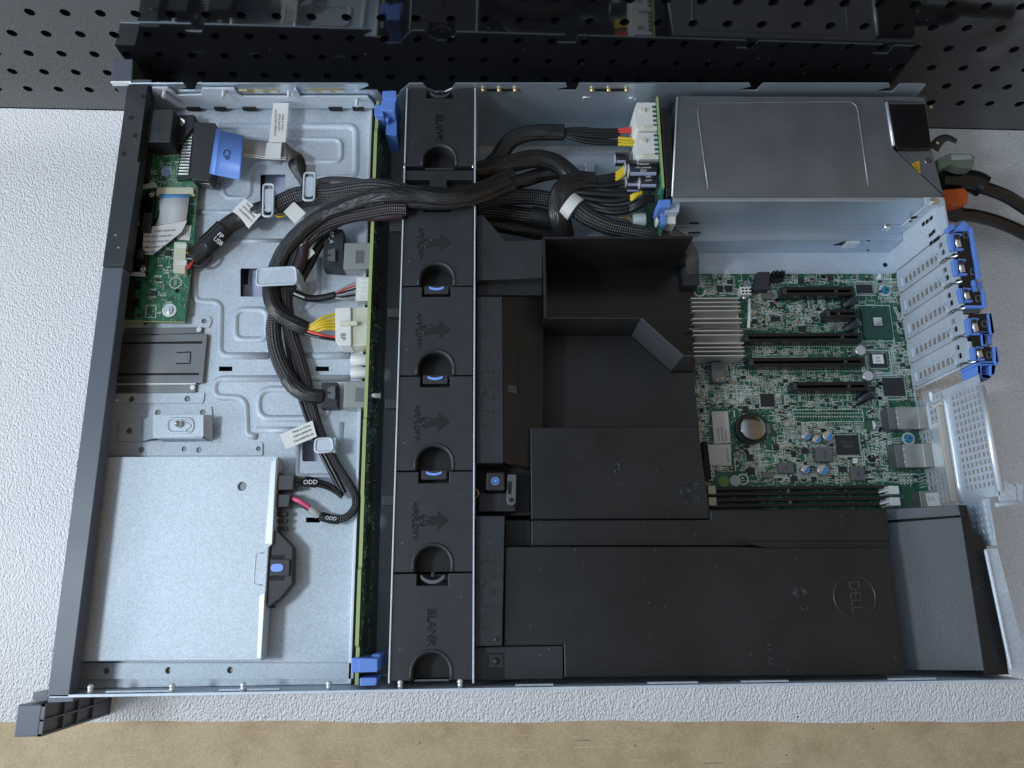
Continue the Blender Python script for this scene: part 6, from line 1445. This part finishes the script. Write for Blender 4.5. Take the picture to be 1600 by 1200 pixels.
m = MB(); m.prism(PP([(1372, 428), (1377, 428), (1377, 436), (1371, 436)], ZM + 1), ZM, ZM + 1); m.build('sticker', STICK, MBD)
m = MB(); m.prism(PP([(1333, 716), (1340, 716), (1340, 724), (1333, 724)], ZM + 1), ZM, ZM + 1.4); m.build('sticker', STICK, MBD)
# inductors
for px, py, w, h, ht in ((1289, 710, 13.5, 11.5, 6), (1229, 731, 12, 8.5, 5), (1341, 740, 10.5, 11, 5), (1200, 742, 8, 5, 3), (1200, 462, 8, 5.5, 3)):
    c = P(px, py, ZM + ht); m = MB(); m.box(c.x - w/2, c.x + w/2, c.y - h/2, c.y + h/2, ZM + .4, ZM + ht); o = m.build('inductor', INDUC, MBD, bevel=.8)
    if w > 10: text('R36' if ht == 6 else '1R0', (c.x, c.y, ZM + ht + .03), 2.2, -90, CHIP, o, .02)
    m = MB(); m.box(c.x - w/2 - 1, c.x - w/2 + 1, c.y - 2, c.y + 2, ZM, ZM + .6); m.box(c.x + w/2 - 1, c.x + w/2 + 1, c.y - 2, c.y + 2, ZM, ZM + .6); m.build('leads', GOLD, o)
m = MB(); p, q = P(1111, 566, ZM + 9), P(1135, 597, ZM + 9); m.box(p.x, q.x, q.y, p.y, ZM, ZM + 9); o = m.build('choke', INDUC, MBD, bevel=.6)
m = MB()
for k in range(3): m.cyl((p.x + 4 + 4 * k, q.y + 2 + (k == 1), ZM + 9), .9, .5, n=10)
m.build('pins', GOLD, o); text('R22', ((p.x + q.x) / 2, p.y - 5, ZM + 9.05), 2, 0, CHIP, o, .02)
# upright capacitors with blue-marked tops
CAN = mat('capacitor_can', (.70, .71, .72), .3, .85); CANB = mat('capacitor_blue_mark', (.05, .28, .66), .35, .3)
def ucap(px, py, r, h, tilt=(0, 0), mk=True, body=CAN):
    c = P(px, py, ZM + h); m = MB()
    m.lathe((c.x, c.y, ZM), [(r * .95, 0), (r, .5), (r, 1.4), (r * .88, 1.9), (r, 2.4), (r, h - .5), (r * .9, h)], 24)
    o = m.build('capacitor', body, MBD)
    if mk:
        pts = circ(c.x, c.y, r * .84, 12, -2.2, .9); m = MB(); m.prism(pts, ZM + h, ZM + h + .06); m.build('top_mark', CANB, o)
    return o
for px, py, r in ((1260, 681, 3.4), (1277, 686, 3.3), (1294, 681, 4.0), (1259, 733, 3.4), (1286, 734, 4.2)): ucap(px, py, r, 6.6)
ucap(1345, 547, 4.3, 7, mk=False); ucap(1357, 587, 4.3, 7, mk=False)
o = ucap(1360, 664, 4.2, 2.4, mk=False, body=mat('green_sensor', (.03, .10, .05), .4)); c = P(1364, 664, ZM + 2.5); m = MB(); m.prism(circ(c.x - 1.6, c.y, 4, 12, -1.2, 1.2), ZM + 2.4, ZM + 2.5); m.build('top_mark', WHITE, o)
for px, py in ((1328, 474), (1331, 511), (1352, 621)):           # dark sleeved cans leaning over
    c = P(px, py, ZM + 4); d = Vector((.75, .45, .35)); m = MB(); m.cyl((c.x - 6, c.y - 3, ZM + 4), 4.0, 11.5, d, 22, 0, None, 1); m.build('leaning_capacitor', [CAPM, BRIGHT], MBD, bevel=.4)
# headers and plugs
m = MB(); p, q = P(1156, 448, ZM + 8), P(1174.5, 460, ZM + 8); m.box(p.x, q.x, q.y, p.y, ZM, ZM + 8); o = m.build('power_header', WHITE, MBD, bevel=.4)
m = MB()
for i in range(3):
    for j in range(2): m.box(p.x + 1.4 + 2.9 * i, p.x + 3.2 + 2.9 * i, q.y + 1.0 + 2.8 * j, q.y + 2.5 + 2.8 * j, ZM + 8, ZM + 8.06)
m.build('sockets', DARK, o)
m = MB(); m.prism(PP([(1183, 425), (1203, 424), (1202, 452), (1179, 453)], ZM + 9), ZM, ZM + 9); m.build('cable_socket', mat('plum_plastic', (.035, .03, .045), .45), MBD, bevel=.5)
m = MB(); m.prism(PP([(1206, 424), (1227, 423), (1226, 437), (1206, 438)], ZM + 7), ZM, ZM + 5); 
for k in range(5): c = P(1208 + 4 * k, 430, ZM + 5); m.box(c.x - .6, c.x + .6, c.y - 2, c.y + 3, ZM + 5, ZM + 8 + k % 2)
m.build('pin_header', BLKG, MBD, bevel=.2)
m = MB(); m.prism(PP([(1066, 417), (1092, 417), (1093, 445), (1068, 446)], 30), ZM, 30); o = m.build('cable_socket', BLK, MBD, bevel=.5); text('B_A', P(1081, 426, 30.05), 2.4, 0, INKW, o, .03)
cable_x = cab('signal_lead', [(1040, 360, 50), (1062, 374, 48), (1078, 392, 42), (1082, 412, 34), (1080, 425, 28)], 5.5, 4, RIBB, MBD)
# network and video sockets
for i, px in enumerate(([(1397, 636), (1449, 634), (1452, 670), (1402, 670)], [(1408, 694), (1459, 693), (1464, 731), (1414, 730)])):
    z = ZM + 13.4; q = PP(px, z); x0, x1 = q[0][0] + 1, 601.5; y1, y0 = q[0][1], q[3][1]
    m = MB(); m.box(x0 - 6, x1 - 2, y0, y1, ZM, z - 1.2); m.build('network_port', STEEL2, MBD, bevel=.4)
    m = MB(); m.box(x0, x1 - 8, y0 - .2, y1 + .2, z - 1.2, z); m.slab([(x1 - 8, y0 - .2, z), (x1 - 8, y1 + .2, z), (x1 - 1, y1 + .2, z + 2.2), (x1 - 1, y0 - .2, z + 2.2)], .8)
    m.build('network_port', bpy.data.materials['tinned_cage'], MBD, bevel=.3)
    m = MB(); m.box(x1 - 1.6, x1 - .6, y0 - 2.5, y1 + 2.5, ZM - 2, z + 4); m.build('port_flange', BRIGHT, MBD, bevel=.2)
    m = MB()
    for k in (.22, .5, .78): m.box(x0 - .5, x0 + .8, y0 + (y1 - y0) * k - .6, y0 + (y1 - y0) * k + .6, z - .2, z + .1)
    m.build('solder_tab', SOLD, MBD)
z = ZM + 12; q = PP([(1436, 767), (1477, 766), (1482, 792), (1440, 793)], z); m = MB(); m.box(q[0][0], 600, q[2][1], q[0][1], ZM, z); o = m.build('display_port', bpy.data.materials['tinned_cage'], MBD, bevel=.4)
st = MB().slab([P(1446, 771, z + .2), P(1468, 769, z + .2), P(1470, 790, z + .2), P(1450, 791, z + .2)], .15).build('sticker', STICK, o)
for k in range(3): text(('CN-0G', 'X2.1', '4410')[k], P(1451 + 4 * k, 779, z + .3), 1.1, -85, INK, st, .02)
# stickers, marks, screws
for px, ws in (([(1112, 643), (1137, 642.5), (1142, 692), (1116, 693.5)], ('CN-0WVPX', 'DP/N 051XDX', 'Made in China')), ([(1106, 695), (1142, 694), (1143, 728), (1109, 727)], ('051XDX-A02', ))):
    st = MB().slab([P(a, b, ZM + .7) for a, b in px], .2).build('sticker', mat('worn_sticker', (.60, .56, .54), .5) if 'worn_sticker' not in bpy.data.materials else bpy.data.materials['worn_sticker'], MBD)
    for k, w_ in enumerate(ws): text(w_, P(px[1][0] - 3 - 5.5 * k if len(ws) > 1 else px[1][0] - 5, (px[0][1] + px[2][1]) / 2 + (12 if len(ws) > 1 else 0), ZM + .8), 1.3, -88, INK, st, .02)
for q, mt, r, nm in (((1131, 752), mat('green_dot', (.12, .26, .05), .5), 4.3, 'round_sticker'), ((1149, 751), mat('white_dot', (.45, .46, .44), .5), 4.2, 'round_sticker')):
    c = P(*q, ZM + .3); MB().cyl((c.x, c.y, ZM + .05), r, .2, n=24).build(nm, mt, MBD)
c = P(1161, 749, ZM); m = MB(); m.ridge([(x, y, ZM + .02) for x, y in circ(c.x, c.y, 3.9, 24)], .5, .12, closed=True); m.build('round_mark', SILK, MBD); text('e1', (c.x, c.y, ZM + .1), 3, -90, SILK, MBD, .03)
SCB = mat('blue_plated_screw', (.06, .30, .45), .25, .7)
for q, mt in (((1384, 453), SCB), ((1420.5, 685), SCB), ((1093.5, 454), mat('teal_screw', (.06, .22, .22), .35, .5))):
    c = P(*q, ZM + 1.5); m = MB(); m.cyl((c.x, c.y, ZM), 5.2, .5, n=26, mi=1); m.cyl((c.x, c.y, ZM + .5), 3.6, 2.2, n=22, r2=3.0); m.box(c.x - 1.9, c.x + 1.9, c.y - .35, c.y + .35, ZM + 2.7, ZM + 2.8, 2); m.box(c.x - .35, c.x + .35, c.y - 1.9, c.y + 1.9, ZM + 2.7, ZM + 2.81, 2); m.build('mounting_screw', [mt, SOLD, DARK], MBD, bevel=.25)
c = P(1362, 716, ZM); m = MB(); m.cyl((c.x, c.y, ZM + .02), 3.3, .1, n=20); m.box(c.x - 1.3, c.x + 1.8, c.y - 6, c.y - 2, ZM + .02, ZM + .13); m.build('keyhole', DARK, MBD)
m = MB(); m.ridge([(x, y, ZM + .02) for x, y in circ(c.x, c.y, 3.9, 20)], .3, .1, closed=True); m.build('round_mark', SILK, MBD)
m = MB(); m.prism(PP([(1098, 690), (1105, 690), (1112, 748), (1102, 750)], ZM + 6), ZM, ZM + 6); m.build('socket', DARK, MBD)
for y in (601, 638): m = MB(); m.prism(PP([(1083, y), (1086, y), (1089, y + 13), (1086, y + 13)], ZM + 14), ZM, ZM + 14); m.build('latch', CREAM, MBD, bevel=.3)
# labels printed on the board
for s_, q, h, r in (('PB', (1385, 731), 3.0, -90), ('PB', (1393, 731), 3.0, -90), ('A1', (1100, 632), 2.6, -90), ('A4', (1103, 655), 2.6, -90), ('A5', (1103, 672), 2.4, -90)):
    text(s_, P(*q, ZM + .1), h, r, SILK, MBD, .03)
# ================================================================= heat sink and coin cell stand on the board
HS = thing('heat_sink', 'bare aluminium finned heat sink with wire clip at the left of the motherboard', 'heat sink', P(1122, 512, ZM))
a, b = P(1081, 465, 9), P(1160, 562, 9)
ALU = mat('extruded_aluminium', (.70, .69, .67), .38, .7, .5, bump=(700, .08, .2))
m = MB(); m.box(a.x, b.x, b.y + 1, a.y - 1, ZM, 9.5); m.build('base', ALU, HS, bevel=.2)
zt = 27
fins = [466, 472.5, 479, 485.5, 498, 504.5, 517, 523.5, 536.5, 543, 549, 556]
for k, py in enumerate(fins):
    q0, q1 = P(1080 + (py - 466) * .05, py, zt), P(1156 + (py - 466) * .09, py, zt)
    m = MB(); m.box(q0.x, q1.x, q0.y - .45, q0.y + .45, 9.4, zt); m.build('fin', ALU, HS)
m = MB(); q0, q1 = P(1076, 514.5, zt + 1), P(1171, 514.5, zt + 1); m.tube([q0, P(1090, 514, 24), P(1100, 511.5, 24), P(1120, 512, 23), P(1140, 511.5, 24), P(1150, 514, 24), q1], .8, .8, 8); m.build('wire_clip', mat('dull_wire', (.28, .26, .24), .4, .8), HS)
m = MB(); m.tube([P(1171, 467, 16), P(1171, 490, 17), P(1169.5, 513, 20)], 1.3, 1.3, 10); m.build('clip_lever', WHITE, HS)
c = P(1161, 467, 10); m = MB(); m.sphere((c.x, c.y, 12), 2.2); m.build('clip_hook', CHROME, HS)
CC = thing('coin_battery', 'shiny round coin battery in a black holder on the motherboard', 'battery', P(1175, 669, ZM))
c = P(1175, 669, 12); m = MB(); m.cyl((c.x, c.y, ZM), 12.2, 4.5, n=36); m.build('holder', BLKG, CC, bevel=.5)
m = MB(); c = P(1177, 668, 13); m.lathe((c.x, c.y, 10), [(10, 0), (10, 2.6), (9.5, 3.2), (.05, 3.2)], 40); cell = m.build('cell', mat('battery_nickel', (.30, .28, .25), .20, 1.0), CC)
text('CR2032', (c.x, c.y + 2, 13.25), 2.2, 0, PEWTER, cell, .02)
m = MB(); q = P(1200, 672, 12); m.box(c.x + 8, c.x + 15, c.y - 4, c.y + 4, ZM, ZM + 3); m.build('contact', STEEL2, CC, bevel=.3)
# ================================================================= lettering becomes plain mesh
dg = bpy.context.evaluated_depsgraph_get()
for o in [q for q in SC.objects if q.type == 'FONT']:
    me = bpy.data.meshes.new_from_object(o.evaluated_get(dg))
    nm = o.name; par = o.parent; loc, rot, sc_ = o.location.copy(), o.rotation_euler.copy(), o.scale.copy()
    bpy.data.objects.remove(o)
    n = bpy.data.objects.new(nm, me); COL.objects.link(n); n.parent = par; n.location = loc; n.rotation_euler = rot; n.scale = sc_
